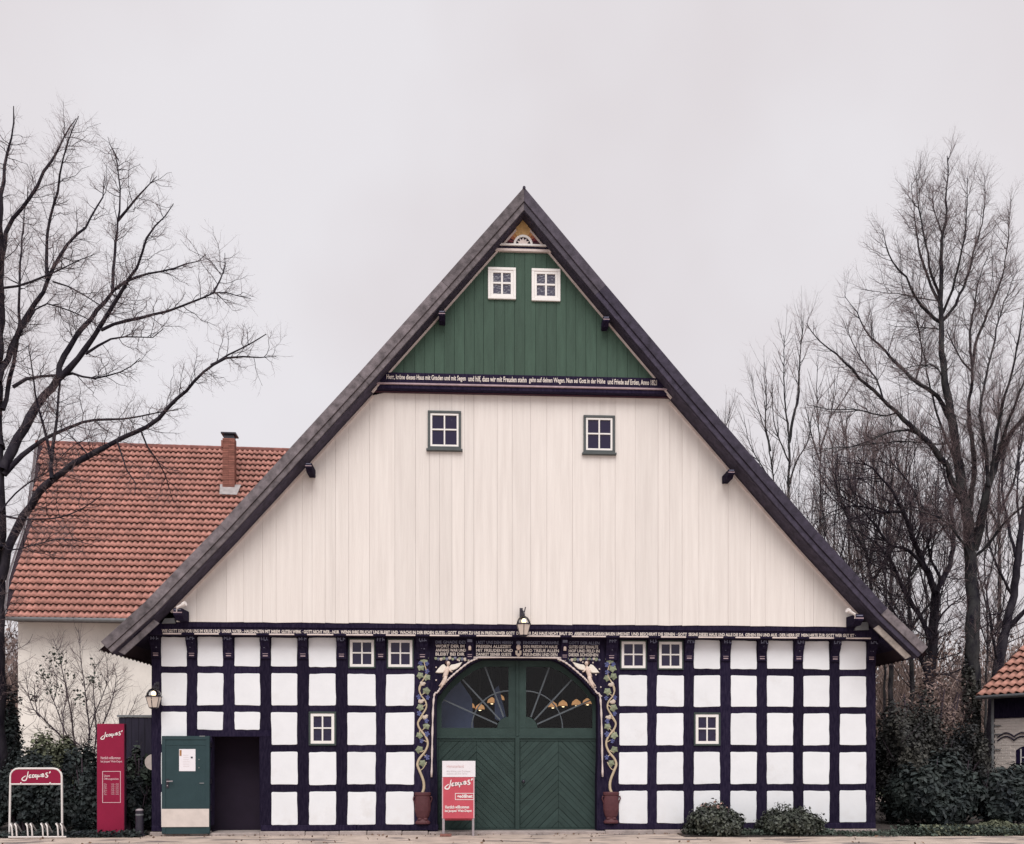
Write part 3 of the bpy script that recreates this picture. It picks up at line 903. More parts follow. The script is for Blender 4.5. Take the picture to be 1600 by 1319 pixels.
Kz = 3.675
def Z3(a, b): return D(630 + a / Kz, 960 + b / Kz)
outer_arch = [(190, 712), (190, 505), (208, 452), (300, 350), (385, 285), (450, 258), (655, 258)]
gl_line = [(220, 652), (220, 512), (232, 488), (275, 430), (340, 372), (405, 325), (470, 300), (605, 300)]
def fan(sgn):
    mir = lambda p: Z3(*p) if sgn > 0 else (2 * xm - Z3(*p)[0], Z3(*p)[1])
    out = [mir(p) for p in outer_arch]
    hub = [mir((605 - 65 * math.cos(a), 652 - 64 * math.sin(a))) for a in [math.pi / 2 * k / 6 for k in range(7)]]   # from left foot to top
    g = [mir(p) for p in gl_line]
    hole = hub[::-1][:-1] + [hub[0]] + g                     # top of the hub, its foot, left, over the arch, down the stile
    xs = mir((655, 258))[0]
    # frame pieces around the glass
    mb = MB()
    y0, y1 = DY, DY + .06
    base = [out[0], (xs, out[0][1]), (xs, g[0][1]), (out[0][0], g[0][1])]
    mb.prism(base, y0, y1)
    arch = [(out[0][0], g[0][1])] + out[1:] + [(xs, g[-1][1])] + g[::-1]
    mb.prism([(out[0][0], g[0][1] + .001)] + out[1:] + [(xs, out[-1][1] - .0001), (xs, g[-1][1])] + g[::-1][:-1] + [(g[0][0], g[0][1] + .001)], y0 + .001, y1)
    mb.prism([(g[-1][0], g[-1][1] - .001), (xs, g[-1][1] - .001), (xs, hub[0][1] + .001), (g[-1][0], hub[0][1] + .001)], y0 + .002, y1)
    f = mb.build('fanlight', M['door_green'], house)
    mb = MB(); mb.prism(hub + [mir((605, 652))], y0 - .006, y1 - .01); mb.build('hub', M['door_green'], f)
    def bar(p, q, r=.016, name='glazing_bar'):
        m = MB()
        d = math.hypot(q[0] - p[0], q[1] - p[1]); nx, nz = -(q[1] - p[1]) / d * r, (q[0] - p[0]) / d * r
        m.prism([(p[0] + nx, p[1] + nz), (q[0] + nx, q[1] + nz), (q[0] - nx, q[1] - nz), (p[0] - nx, p[1] - nz)], DY + .012, DY + .045)
        m.build(name, M['fan_bar'], f)
    for p, q in (((577, 590), (470, 301)), ((556, 606), (340, 373)), ((541, 630), (231, 490))): bar(mir(p), mir(q))
    arc = [mir((605 - 211 * math.cos(a), 652 - 212 * math.sin(a))) for a in [math.pi / 2 * k / 14 for k in range(15)]]
    m = MB(); m.tube([(x, DY + .028, z) for x, z in arc], .015, 5); m.build('glazing_arc', M['fan_bar'], f)
    # panes between the bars
    rays = [((605, 652), (220, 652)), ((541, 630), (231, 490)), ((556, 606), (340, 373)), ((577, 590), (470, 301)), ((605, 588), (605, 300))]
    parts = [[(540, 652), (220, 652), (220, 512), (231, 490), (541, 630)], [(541, 630), (231, 490), (275, 430), (340, 373), (556, 606)],
             [(556, 606), (340, 373), (405, 325), (470, 301), (577, 590)], [(577, 590), (470, 301), (605, 300), (605, 588)]]
    for P_ in parts:
        m = MB(); t = rng.uniform(-.003, .003)
        m.add([(*((mir(p)[0], DY + .03 + t, mir(p)[1])),) for p in P_], [tuple(range(len(P_)))])
        m.build('pane', M['fan_pane'], f, fix=False)
M['fan_bar'] = mat('grey green glazing bar', (0.085, 0.10, 0.115), 0.5, 0.1, 6)
fan(1)
fan(-1)
mb = MB(); mb.box(xm - .03, xm + .03, DY - .03, DY - .002, zt + .05, Z3(655, 262)[1]); mb.build('meeting_stile', M['door_green'], house, bevel=.006)
# jambs: dark reveals beside and over the door
mb = MB()
mb.box(-.76, xl - .002, DY + .002, .7, .01, 3.0); mb.box(xr + .002, 2.87, DY + .002, .7, .01, 3.0)
mb.build('door_frame', M['timber'], house)

# side door, swung right back against the wall
SY = -.17
def S(px, py): return fx(px, py, SY)
x0, z1 = S(253, 1150); x1, z0 = S(327.5, 1303)
z0 = max(z0, GZ + .03)
mb = MB()
mb.box(x0, x1, SY, SY + .055, z0, z1)
f = .075
mb.box(x0, x1, SY - .012, SY - .0005, z1 - f, z1)
mb.box(x0, x0 + f, SY - .011, SY - .0005, z0 + .02, z1 - f)
mb.box(x1 - f, x1, SY - .011, SY - .0005, z0 + .02, z1 - f)
mb.box(x0 + f, x1 - f, SY - .006, SY - .0006, z1 - .19, z1 - .165)
sd = mb.build('side_door', M['leaf_green'], house, bevel=.003)
a, b = S(253, 1264), S(326.5, 1292)
mb = MB(); mb.box(a[0] - .004, b[0] + .006, SY - .018, SY - .0125, b[1], a[1]); mb.build('kick_plate', M['kick'], sd)
a, b = S(280, 1170.5), S(305.5, 1205)
mb = MB(); mb.box(a[0], b[0], SY - .006, SY - .002, b[1], a[1]); pp = mb.build('notice', M['paper'], sd)
mb = MB()
mb.box(a[0] + .01, a[0] + .05, SY - .0085, SY - .0062, a[1] - .14, a[1] - .02, 0)
mb.box(a[0] + .235, a[0] + .275, SY - .0085, SY - .0062, a[1] - .19, a[1] - .155, 1)
for k in range(6): mb.box(a[0] + .08, a[0] + .08 + rng.uniform(.08, .14), SY - .0078, SY - .0062, a[1] - .13 - .045 * k, a[1] - .122 - .045 * k, 2)
mb.build('notice_print', [M['brass'], M['iron'], M['print_grey']], sd)
x, z = S(262, 1221)
mb = MB(); mb.box(x - .025, x + .025, SY - .018, SY - .0115, z - .13, z + .05, 0); mb.tube([(x, SY - .018, z), (x, SY - .06, z), (x + .12, SY - .06, z + .005)], .012, 6, 1); mb.ball((x, SY - .02, z - .09), .014, 6, 4, 1)
mb.build('door_handle', [M['iron'], M['alu']], sd)
mb = MB()
for px, py, w in ((310, 1187, .03), (310, 1200, .03), (312, 1224, .09), (312, 1150.6, .11)):
    x, z = S(px, py); mb.box(x, x + w, SY - .016, SY - .0125, z - .006, z + .012)
mb.build('latch_fitting', M['zinc'], sd)
for z in (.45, 1.0, 1.75):
    mb = MB(); mb.tube([(DX0 - .003, -.14, z), (DX0 - .003, -.14, z + .12)], .012, 6); mb.box(DX0 - .03, DX0 + .005, -.135, .0, z + .01, z + .11); mb.build('hinge', M['iron'], sd)

# ------------------------------------------------------------------ boarded gable
def gable_plank(x0, x1, z0, y, drop, m, zmax=99, name='gable_plank'):
    top = []
    xs = [x0, x1]
    if x0 < XC < x1: xs = [x0, XC, x1]
    pts = [(x0, z0 + rng.uniform(-.008, .008)), (x1, z0 + rng.uniform(-.008, .008))]
    for x in xs[::-1]:
        pts.append((x, min(zmax, roof_z(x - XC, drop))))
    if max(p[1] for p in pts[2:]) < z0 + .05: return
    pts = [p if p[1] >= z0 - .02 else (p[0], z0) for p in pts]
    mb = MB(); mb.pillow(pts, y - .028 + rng.uniform(-.0025, .0025), y, .003, .003)
    return mb.build(name, M[m], house)
DROP = .40                                                    # roof thickness measured vertically at the wall
ZBAND0, ZBAND1 = 9.035, 9.36
seams = [-5.88]
while seams[-1] < 8.10:
    seams.append(seams[-1] + rng.choice([.20, .26, .33, .40, .50, .62]) * rng.uniform(.92, 1.08))
seams[-1] = 8.12
for a, b in zip(seams, seams[1:]): gable_plank(a + .0012, b - .0012, BEAM1 + .003, -.29, DROP, 'white_board', ZBAND0 + .04)
mb = MB(); mb.prism([(-5.9, BEAM1 + .01), (8.1, BEAM1 + .01), (XC, 12.4)], -.285, -.10); mb.build('gable_wall', M['timber'], house)
x = XC - 3.05
while x < XC + 3.05:
    w = .208 * rng.uniform(.9, 1.1)
    gable_plank(x + .002, x + w - .002, ZBAND1 - .02, -.47, DROP, 'green_board', 11.87)
    x += w
mb = MB(); mb.prism([(XC - 2.9, ZBAND0 + .06), (XC + 2.9, ZBAND0 + .06), (XC, 12.42)], -.468, -.31); mb.build('gable_wall', M['timber'], house)
# the stepped band with the inscription
def band(z0, z1, y0, y1, m, name, drop=DROP):
    half0 = [d for d in np.linspace(0, 8, 1600) if roof_z(d, drop) > z1][-1]
    mb = MB(); mb.box(XC - half0 - .12, XC + half0 + .12, y0, y1, z0, z1); return mb.build(name, M[m], house, bevel=.006)
band(ZBAND0 + .11, ZBAND1 - .004, -.53, -.32, 'timber', 'text_board')
band(ZBAND0 + .075, ZBAND0 + .109, -.55, -.33, 'pink_line', 'band_moulding')
band(ZBAND0, ZBAND0 + .074, -.52, -.325, 'timber', 'band_beam')
band(ZBAND0 - .02, ZBAND0 - .001, -.40, -.326, 'maroon', 'band_moulding')
T2 = ['Herr, kröne dieses Haus mit Gnaden und mit Segen', 'und hilf, dass wir mit Freuden stehn', 'gehn auf deinen Wegen. Nun sei Gott in der Höhe', 'und Friede auf Erden, Anno 1821']
bx = fx(604, 590, -.53)[0], fx(1030, 600, -.53)[0]
tot = sum(len(t) for t in T2); x = bx[0]
for t in T2:
    w = (bx[1] - bx[0]) * len(t) / tot
    lettering('inscription', t, x, x + w - .05, ZBAND0 + .15, ZBAND1 - .045, -.531, M['cream'], house, bold=.02)
    x += w

# windows of the gable, in front of the boards
def wpx(x0, y0, x1, y1, y): a, b = fx(x0, y1, y), fx(x1, y0, y); return a[0], b[0], a[1], b[1]
window(*wpx(668.5, 643.5, 720.5, 702, -.32), -.335, .050, .040, 'casing_grey', sill=True, depth=.012)
window(*wpx(911.5, 650.5, 960.5, 708, -.32), -.335, .050, .040, 'casing_grey', sill=True, depth=.012)
window(*wpx(762.5, 420, 806, 468, -.50), -.515, .055, .050, 'sash_white', pane='pane_grey', bar=.038, depth=.012)
window(*wpx(830.5, 422, 875.3, 471, -.50), -.515, .055, .050, 'sash_white', pane='pane_grey', bar=.038, depth=.012)

# painted sun in the tip
ZT = 11.90
for z0, z1, y0, m in ((ZT + .085, ZT + .125, -.56, 'sash_white'), (ZT + .03, ZT + .084, -.53, 'timber'), (ZT - .025, ZT + .029, -.55, 'trim_cream')):
    band(z0, z1, y0, -.47, m, 'tip_moulding')
SUNC = [(.075, .016, .034), (.20, .045, .055), (.42, .15, .085), (.58, .29, .12), (.68, .44, .19)]
for i, c in enumerate(SUNC): M['sun%d' % i] = mat('painted sun ray', c, 0.6, 0.15, 12)
cz = ZT + .126
R = .75
top_drop = DROP + .03
sun_panel = None
for k in range(26):                                           # wedge shaped painted rays
    a0, a1 = math.pi * k / 26, math.pi * (k + 1) / 26
    quad = [(XC, cz), (XC + 2 * math.cos(a0), cz + 2 * math.sin(a0)), (XC + 2 * math.cos(a1), cz + 2 * math.sin(a1))]
    sl = (PROFILE[0][1] - PROFILE[1][1]) / PROFILE[1][0]
    zt_ = PROFILE[0][1] - top_drop
    q = clip(quad, [(sl, 1, zt_ + sl * XC), (-sl, 1, zt_ - sl * XC)])
    if len(q) < 3: continue
    mb = MB(); mb.prism(q, -.492 - (.010 if k % 2 else 0), -.47)
    up_ = math.sin((a0 + a1) / 2) ** 1.6
    sm = M['sun%d' % max(0, min(4, int(up_ * 4.99 + (.4 if k % 2 else -.25))))]
    if sun_panel is None: sun_panel = mb.build('sun_panel', sm, house, origin=(XC, -.49, cz))
    else: mb.build('ray', sm, sun_panel, origin=(XC, -.49, cz))
mb = MB()
ro, ri = .195, .15
A = [math.pi * k / 16 for k in range(17)]
mb.prism([(XC + ro * math.cos(a), cz + ro * math.sin(a)) for a in A] + [(XC + ri * math.cos(a), cz + ri * math.sin(a)) for a in A[::-1]], -.535, -.503)
mb.build('arch_ring', M['sash_white'], sun_panel)
mb = MB(); mb.prism([(XC + ri * math.cos(a), cz + ri * math.sin(a)) for a in A], -.512, -.503); mb.build('lunette', M['timber'], sun_panel)
mb = MB(); st = []
for k in range(13):
    a = math.pi * k / 12 ; r = .145 if k % 2 == 0 else .088
    st.append((XC + r * math.cos(a), cz + r * math.sin(a)))
mb.prism(st, -.53, -.513); mb.build('star', M['trim_cream'], sun_panel)

# ------------------------------------------------------------------ roof
def off(d):                                                   # profile lowered by d, measured square to the slope
    out = []
    n = len(PROFILE)
    for i, (x, z) in enumerate(PROFILE):
        a = PROFILE[max(i - 1, 0)]; b = PROFILE[min(i + 1, n - 1)]
        tx, tz = b[0] - a[0], b[1] - a[1]
        L = math.hypot(tx, tz)
        if i == 0: out.append((0, z - d * L / tx)); continue
        out.append((x + tz / L * d, z - tx / L * d))
    return out
HY = 13.8
VY = -.85                                                     # front of the verge
o0, o1, o2, o3 = off(0.0), off(.17), off(.275), off(.305)
for s in (-1, 1):
    W_ = lambda p: (XC + s * p[0], p[1])
    mb = MB()
    up, lo = [W_(p) for p in off(.012)], [W_(p) for p in off(.20)]
    mb.prism(up + lo[::-1], VY + .05, HY)
    mb.build('roof_slope', M['under_roof'], house)
    # bargeboards: lengths of weathered board, an upper and a lower row
    for row, (A_, B_, y0, y1) in enumerate(((off(-.012), o1, VY, VY + .045), (off(.175), o2, VY + .03, VY + .07))):
        for i in range(len(A_) - 1):
            cut = [(0, 1)]
            for c0, c1 in cut:
                L_ = lambda P_, c: (P_[i][0] + (P_[i + 1][0] - P_[i][0]) * c, P_[i][1] + (P_[i + 1][1] - P_[i][1]) * c)
                e = .0004
                q = [W_(L_(A_, c0 + e)), W_(L_(A_, c1 - e)), W_(L_(B_, c1 - e)), W_(L_(B_, c0 + e))]
                mb = MB(); mb.prism(q, y0 + rng.uniform(0, .004), y1)
                if s < 0: m = 'weathered'
                elif row == 0: m = 'weathered' if i == 4 else ('weathered_mid' if i < 1 else 'weathered_dark')
                else: m = 'weathered_mid' if i < 1 else 'weathered_dark'
                mb.build('bargeboard', M.setdefault(m, mat('greying weathered wood', (0.068, 0.059, 0.078), 0.85, 0.36, 3.0, (2.5, 2.5, 2.5), 0.5, 18, per_obj=0.15)), house, bevel=.004)
    # soffit boards between verge and gable, and the thin pale trim against the boards
    mb = MB(); mb.prism([W_(p) for p in off(.255)] + [W_(p) for p in off(.285)][::-1], VY + .072, -.30); mb.build('soffit_board', M['weathered_dark'], house)
    for (d0, d1), yy, i0, i1 in (((.30, .335), -.505, 0, 2), ((.30, .335), -.335, 2, 4)):
        A_, B_ = off(d0), off(d1)
        pa, pb = A_[i0:i1 + 1], B_[i0:i1 + 1]
        if i1 == 4: 
            t = .93
            pa[-1] = tuple(pa[-2][k] + (pa[-1][k] - pa[-2][k]) * t for k in (0, 1)); pb[-1] = tuple(pb[-2][k] + (pb[-1][k] - pb[-2][k]) * t for k in (0, 1))
        if i0 == 0:
            t = .10
            pa[0] = tuple(pa[0][k] + (pa[1][k] - pa[0][k]) * t for k in (0, 1)); pb[0] = tuple(pb[0][k] + (pb[1][k] - pb[0][k]) * t for k in (0, 1))
        mb = MB(); mb.prism([W_(p) for p in pa] + [W_(p) for p in pb][::-1], yy - .02, yy + .03); mb.build('verge_trim', M['trim_cream'], house)
    # flaking board along the eaves end
    A_, B_ = off(.32), off(.44)
    L_ = lambda P_, c: (P_[4][0] + (P_[5][0] - P_[4][0]) * c, P_[4][1] + (P_[5][1] - P_[4][1]) * c)
    mb = MB(); mb.prism([W_(L_(A_, .12)), W_(L_(A_, .92)), W_(L_(B_, .88)), W_(L_(B_, .10))], VY + .12, VY + .15)
    mb.build('eaves_board', M['bare_board'] if s > 0 else M['weathered'], house)
    # tiled eaves edge: tile ends along the side of the house
    mb = MB()
    ex, ez = PROFILE[-1]
    n = int((HY - VY) / .22)
    for k in range(n):
        y = VY + .06 + k * .22
        prof = [(y + .22 * j / 6, ez - .10 + .035 * math.sin(math.pi * j / 6)) for j in range(7)]
        vs = []
        for (yy, zz) in prof: vs += [(XC + s * (ex - .30), yy, zz + .28), (XC + s * (ex + .06), yy, zz - .05), (XC + s * (ex + .06), yy, zz - .075)]
        fs = []
        for j in range(6): fs += [(3 * j, 3 * j + 3, 3 * j + 4, 3 * j + 1), (3 * j + 1, 3 * j + 4, 3 * j + 5, 3 * j + 2)]
        mb.add(vs, fs)
    tag(mb.build('eaves_tiles', M['under_roof'], house, fix=False), kind='stuff')
    # eaves soffit
    mb = MB(); xi = (WR - XC) if s > 0 else (XC - WL)
    mb.side([(VY + .16, 3.42), (HY, 3.42), (HY, 3.46), (VY + .16, 3.46)], XC + s * (xi - .15), XC + s * (xi + .05)) 
    mb = MB()
    mb.prism([(XC + s * (xi - .02), 4.0), (XC + s * (ex - .02), ez - .09), (XC + s * (ex - .02), ez - .06), (XC + s * (xi - .02), 4.35)], VY + .16, HY)
    mb.build('eaves_soffit', M['timber'], house)
mb = MB(); mb.tube([(XC, VY - .01, PROFILE[0][1] + .005), (XC, HY, PROFILE[0][1] + .005)], .03, 8); mb.build('roof_ridge', M['weathered_dark'], house)

# purlin ends poking out under the verge
for px, py, y in ((690.5, 490, -.80), (947.5, 499, -.80), (482, 728, -.80), (1143, 738, -.80), (277.5, 957, -.78), (1343, 966, -.78)):
    x, z = fx(px, py, y)
    big = py > 900
    w, h = (.062, .062) if not big else (.085, .085)
    mb = MB()
    mb.side([(y, z - h * .55), (y, z + h), (-.33, z + h), (-.33, z - h * 1.5), (y + .12, z - h * 1.5), (y + .05, z - h * .8)], x - w, x + w)
    p = mb.build('purlin_end', M['timber'], house, bevel=.005)
    mb = MB(); mb.box(x - w - .002, x + w + .002, y - .006, y - .001, z - h * .1, z + h * .12, 0); mb.box(x - w * .8, x + w * .8, y - .006, y - .001, z + h * .55, z + h * .75, 1)
    mb.build('painted_line', [M['pink_line'], M['lilac']], p)
# lead flashing patches at both ends of the beam
for px0, px1, py0, py1 in ((253, 274, 966, 974.5), (1335, 1357, 972, 985)):
    a, b = fx(px0, py1, -.34), fx(px1, py0, -.34)
    mb = MB(); mb.prism([(a[0], a[1]), (b[0], a[1] + .01), (b[0] - .02, b[1]), (a[0] + .06, b[1] - .01)], -.36, -.306); mb.build('flashing', M['zinc'], house)

# side and back walls, floor and inner walls
for x0, x1 in ((WL, WL + .22), (WR - .22, WR)):
    mb = MB(); mb.box(x0, x1, .201, HY - .4, -.05, 4.35); mb.build('side_wall', M['brick_dark'] if 'brick_dark' in M else M['timber'], house)
mb = MB(); mb.box(WL, WR, HY - .39, HY - .15, -.05, 4.35); mb.prism([(WL + .2, 4.36), (WR - .2, 4.36), (XC, 12.3)], HY - .38, HY - .16); mb.build('back_wall', M['timber'], house)
mb = MB(); mb.box(WL + .23, WR - .23, .21, HY - .4, -.04, -.001); mb.build('inner_floor', M['interior'], house)
mb = MB(); mb.box(WL + .23, WR - .23, .21, HY - .4, 4.20, 4.30); mb.build('inner_ceiling', M['interior'], house)
mb = MB(); mb.box(-3.9, -3.8, .21, 6.0, 0, 4.19); mb.box(WL + .23, WR - .23, 6.0, 6.1, 0, 4.19); mb.box(-5.5, -3.91, .75, .8, 0, 4.19); mb.build('inner_wall_and_light_catcher', M['interior'], house)  # wall close behind side door added to catch light and lift the black
for xa, xb, za, zb_ in ((-.62, .16, 1.9, 3.30), (.62, .80, 2.3, 3.15)):  # blue panels added to imitate the reflection in the fanlight panes
    mb = MB(); mb.prism([(xa, za), (xb, za), (xb - .05, zb_ - .45), (xb - .35, zb_), (xa, zb_ - .5)] if xb < .5 else [(xa, za + .1), (xb + .1, za), (xb - .1, zb_), (xa - .02, zb_ - .1)], 1.1, 1.13); mb.build('reflection_panel', M['pane_reflection'], house)
# ------------------------------------------------------------------ pantiles
def tile_mesh(name, w, L, material, seg=8):
    """one S shaped clay pantile: across x, up the slope y, out of the roof z"""
    xs = [(-.5 + i / seg) * w * 1.06 for i in range(seg + 1)]
    hz = [(.034 * math.sin(2 * math.pi * i / seg) + .022) * (w / .22) for i in range(seg + 1)]
    v, f = [], []
    for x, z in zip(xs, hz):
        v += [(x, 0, z + .064), (x, L * 1.12, z - .004), (x, 0, z + .040)]
    for i in range(seg):
        a, b = 3 * i, 3 * i + 3
        f += [(a, b, b + 1, a + 1), (a + 2, b + 2, b, a), (a + 2, a + 1, b + 1, b + 2)]
    me = bpy.data.meshes.new(name)
    me.from_pydata(v, [], f)
    me.polygons.foreach_set('use_smooth', [True] * len(f))
    me.materials.append(material)
    me.update()
    return me
def mesh_arrays(me):
    v = np.array([tuple(p.co) for p in me.vertices]); q = np.array([tuple(p.vertices) for p in me.polygons])
    return v, q
class Frame:
    def __init__(self, o, phi, pitch):
        self.o = np.array(o, dtype=float)
        self.u = np.array([math.cos(phi), math.sin(phi), 0])
        self.v = np.array([-math.sin(phi), math.cos(phi), 0])
        self.t = self.v * math.cos(pitch) + np.array([0, 0, math.sin(pitch)])
        self.n = np.cross(self.u, self.t)
        self.phi, self.pitch = phi, pitch
    def roof(self, s, t, h=0.0): return self.o + self.u * s + self.t * t + self.n * h
    def pt(self, s, d, z): 
        p = self.o + self.u * s + self.v * d
        return (p[0], p[1], z)
    def quad_rot(self): return Matrix((self.u, self.t, self.n)).transposed().to_euler()
    def wall_rot(self): return (0, 0, self.phi)
def lay_tiles(root, fr, cells, w, L, m_one, m_mass, limit=300):
    me = tile_mesh('roof_tile', w, L, M[m_one])
    rot = fr.quad_rot()
    cells = sorted(cells, key=lambda c: -c[2])
    for s, t, _ in cells[:limit]:
        o = put('roof_tile', me, fr.roof(s, t, .02), root)
        o.rotation_euler = (rot.x + rng.uniform(-.015, .015), rot.y + rng.uniform(-.012, .012), rot.z)
    rest = cells[limit:]
    if rest:
        v, q = mesh_arrays(me)
        B = np.stack([fr.u, fr.t, fr.n])
        V, Q = [], []
        for i, (s, t, _) in enumerate(rest):
            V.append((v + nrg.normal(0, .0025, 3)) @ B + fr.roof(s, t, .02)); Q.append(q + i * len(v))
        o = np_mesh('roof_tiles', np.concatenate(V), np.concatenate(Q), M[m_mass], root, fr.o, True)
        tag(o, kind='stuff')

# ------------------------------------------------------------------ the red roofed barn behind, on the left
BO = at(10, 966, 34.0)
barn = thing('barn', (BO[0] + 6, BO[1] + 5, GZ), 'white rendered building with large red pantile roof and brick chimney behind the left tree', 'building')
fr = Frame(BO, math.radians(2.4), math.radians(57))
def pp(p): return proj(*p)
def s_for(px, t):
    lo, hi = -14.0, 30.0
    for _ in range(40):
        m = (lo + hi) / 2
        if pp(fr.roof(m, t))[0] < px: lo = m
        else: hi = m
    return lo
T = 1.0
while pp(fr.roof(s_for(200, T), T))[1] > 698: T += .02
NR = 29
LR = T / NR
TW = .222
VERGE = [(966, 10), (908, 14.5), (864, 27), (828, 40), (800, 47), (740, 55), (697, 60)]
def verge_s(t):
    s = 0
    for _ in range(4):
        y = pp(fr.roof(s, t))[1]
        for (ya, xa), (yb, xb) in zip(VERGE, VERGE[1:]):
            if ya >= y >= yb: px = xa + (xb - xa) * (ya - y) / (ya - yb); break
        else: px = 10 if y > 900 else 60
        s = s_for(px, t)
    return s
SR = s_for(520, T)
cells = []
for r in range(NR):
    t = r * LR
    s0 = verge_s(t)
    k0 = math.ceil(s0 / TW)
    for k in range(k0, int(SR / TW) + 1):
        s = (k + .5) * TW
        x, y, d = pp(fr.roof(s, t))
        # silhouette of the farmhouse hides the far part
        hx = XC - (s * 0)
        edge = 160 + (1015 - y) * .905
        seen = 0 if x > edge or x < 0 else 1
        if not seen and x > edge + 25: continue
        cells.append((s, t, seen * 10 - d * .1))
mb = MB()
ts = [T * i / 10 for i in range(11)]
Lp = [fr.roof(verge_s(t) - .03, t, -.01) for t in ts]
Rp = [fr.roof(SR, t, -.01) for t in ts]
n = len(ts)
mb.add(Lp + Rp, [(i, i + n, i + n + 1, i + 1) for i in range(n - 1)])
dback = T * math.cos(fr.pitch)
ridge_l, ridge_r = Lp[-1], Rp[-1]
bl = ridge_l + fr.v * dback - np.array([0, 0, T * math.sin(fr.pitch)]); br = ridge_r + fr.v * dback - np.array([0, 0, T * math.sin(fr.pitch)])
mb.add([ridge_l, ridge_r, br, bl], [(0, 1, 2, 3)])
mb.build('roof', M['under_roof'], barn, fix=False)
lay_tiles(barn, fr, cells, TW, LR, 'tile', 'tile_mass')
me = None
k = 0
s = verge_s(T) + .1
rid = MB(); rid.lathe((0, 0, 0), [(.13, -.19), (.12, .19)], 8); 
for i, p in enumerate(rid.v): rid.v[i] = (p[2], p[1], p[0])
o = rid.build('ridge_tile', M['ridge'], None, origin=(0, 0, 0), smooth=False); RID = o.data; bpy.data.objects.remove(o)
while s < SR:
    o = put('ridge_tile', RID, fr.roof(s, T, .0) + np.array([0, 0, .02]), barn)
    o.rotation_euler = (0, rng.uniform(-.03, .03), fr.phi)
    s += .37
# verge boards following the left edge of the roof
mb = MB()
A_ = [fr.roof(verge_s(t) - .02, t, .03) for t in ts]; B_ = [p - fr.u * .26 + fr.v * .25 - np.array([0, 0, .16]) for p in A_]
mb.add(A_ + B_, [(i, i + 1, i + 1 + n, i + n) for i in range(n - 1)])
mb.build('verge_board', M['weathered'], barn, fix=False)
# walls
wall_s = 0
while pp(fr.pt(wall_s, .85, 3.0))[0] < 28: wall_s += .01
zt_ = fr.o[2] + .25
p0, p1 = fr.pt(wall_s, .85, GZ), fr.pt(SR, .85, GZ)
q1, q0 = fr.pt(SR, 2 * dback - .5, GZ), fr.pt(wall_s, 2 * dback - .5, GZ)
mb = MB()
up = lambda p, z: (p[0], p[1], z)
mb.add([p0, p1, q1, q0] + [up(p, zt_) for p in (p0, p1, q1, q0)], [(0, 1, 5, 4), (1, 2, 6, 5), (2, 3, 7, 6), (3, 0, 4, 7)])
mid = (np.array(p0) + np.array(q0)) / 2
mb.add([up(p0, zt_), up(q0, zt_), up(mid, fr.roof(0, T)[2] - .4)], [(0, 1, 2)])
mb.build('wall', M['barn_wall'], barn)
mb = MB(); mb.add([fr.pt(.05, .02, fr.o[2] - .06), fr.pt(SR, .02, fr.o[2] - .06), fr.pt(SR, .86, fr.o[2] - .02), fr.pt(.05, .86, fr.o[2] - .02)], [(0, 1, 2, 3)]); mb.build('eaves_soffit', M['weathered'], barn, fix=False)
mb = MB(); mb.tube([fr.pt(-.05, -.06, fr.o[2] - .02), fr.pt(SR, -.06, fr.o[2] - .02)], .075, 8); mb.build('gutter', M['zinc'], barn, smooth=True)
# chimney, brick by brick
tc_ = 0.5
while pp(fr.roof(s_for(357, tc_), tc_))[1] > 772: tc_ += .02
cb = fr.roof(s_for(357, tc_), tc_)
cd = pp(cb)[2]
cw = 18.5 / F_PX * cd
ztop = CAM[2] + (HORIZON - 684) / F_PX * cd
chim = put('chimney', bpy.data.meshes.new('chimney'), cb, barn)
m = MB(); m.box(-cw / 2 + .03, cw / 2 - .03, .03, cw - .03, -.6, ztop - cb[2] - .02); tmp = m.build('chimney_core', M['mortar'], None, origin=(0, 0, 0)); chim.data = tmp.data; bpy.data.objects.remove(tmp); chim.rotation_euler = (0, 0, fr.phi)
bh = .078
BW, BD = cw / 2 - .006, .11
bm_ = MB(); bm_.box(-BW / 2, BW / 2, 0, BD, 0, bh - .012); o = bm_.build('brick', M['brick_red'], None, origin=(0, 0, 0)); BR = o.data; bpy.data.objects.remove(o)
def local_put(name, me, loc, parent, rz=0):
    o = bpy.data.objects.new(name, me); o.parent = parent; o.location = loc; o.rotation_euler = (0, 0, rz); col.objects.link(o); return o
nc = int((ztop - cb[2] + .45) / bh)
for c in range(nc):
    z = -.45 + c * bh
    sh = (cw / 4) if c % 2 else 0
    for sx in (-cw / 4, cw / 4):
        x = sx + (sh if sx < 0 else 0) * (0)
        local_put('brick', BR, (x, rng.uniform(-.004, .004), z), chim)
    for sgn in (-1, 1): local_put('brick', BR, (sgn * cw / 2, cw / 2, z), chim, -sgn * math.pi / 2 + math.pi)
m = MB()
hh = ztop - cb[2]
m.box(-cw / 2 - .05, -cw / 2 + .02, -.03, cw * .7, hh - .42, hh - .12, 0)
m.box(-cw / 2 + .05, cw / 2 - .05, .05, cw - .05, hh, hh + .16, 1)
m.box(-cw / 2 - .06, cw / 2 + .06, -.06, cw + .06, hh + .17, hh + .23, 1)
tmp = m.build('chimney_cap', [M['brick_red'], M['iron']], None, origin=(0, 0, 0)); me = tmp.data; bpy.data.objects.remove(tmp); local_put('chimney_cap', me, (0, 0, 0), chim)
m = MB()
f0 = np.array(cb)
for a, b in ((-.42, .40),):
    q = [fr.roof(s_for(343, tc_), tc_ + .42, .16), fr.roof(s_for(345, tc_), tc_ - .22, .16), fr.roof(s_for(372, tc_), tc_ - .22, .16), fr.roof(s_for(376, tc_), tc_ + .42, .16)]
    m.add(q, [(0, 1, 2, 3)])
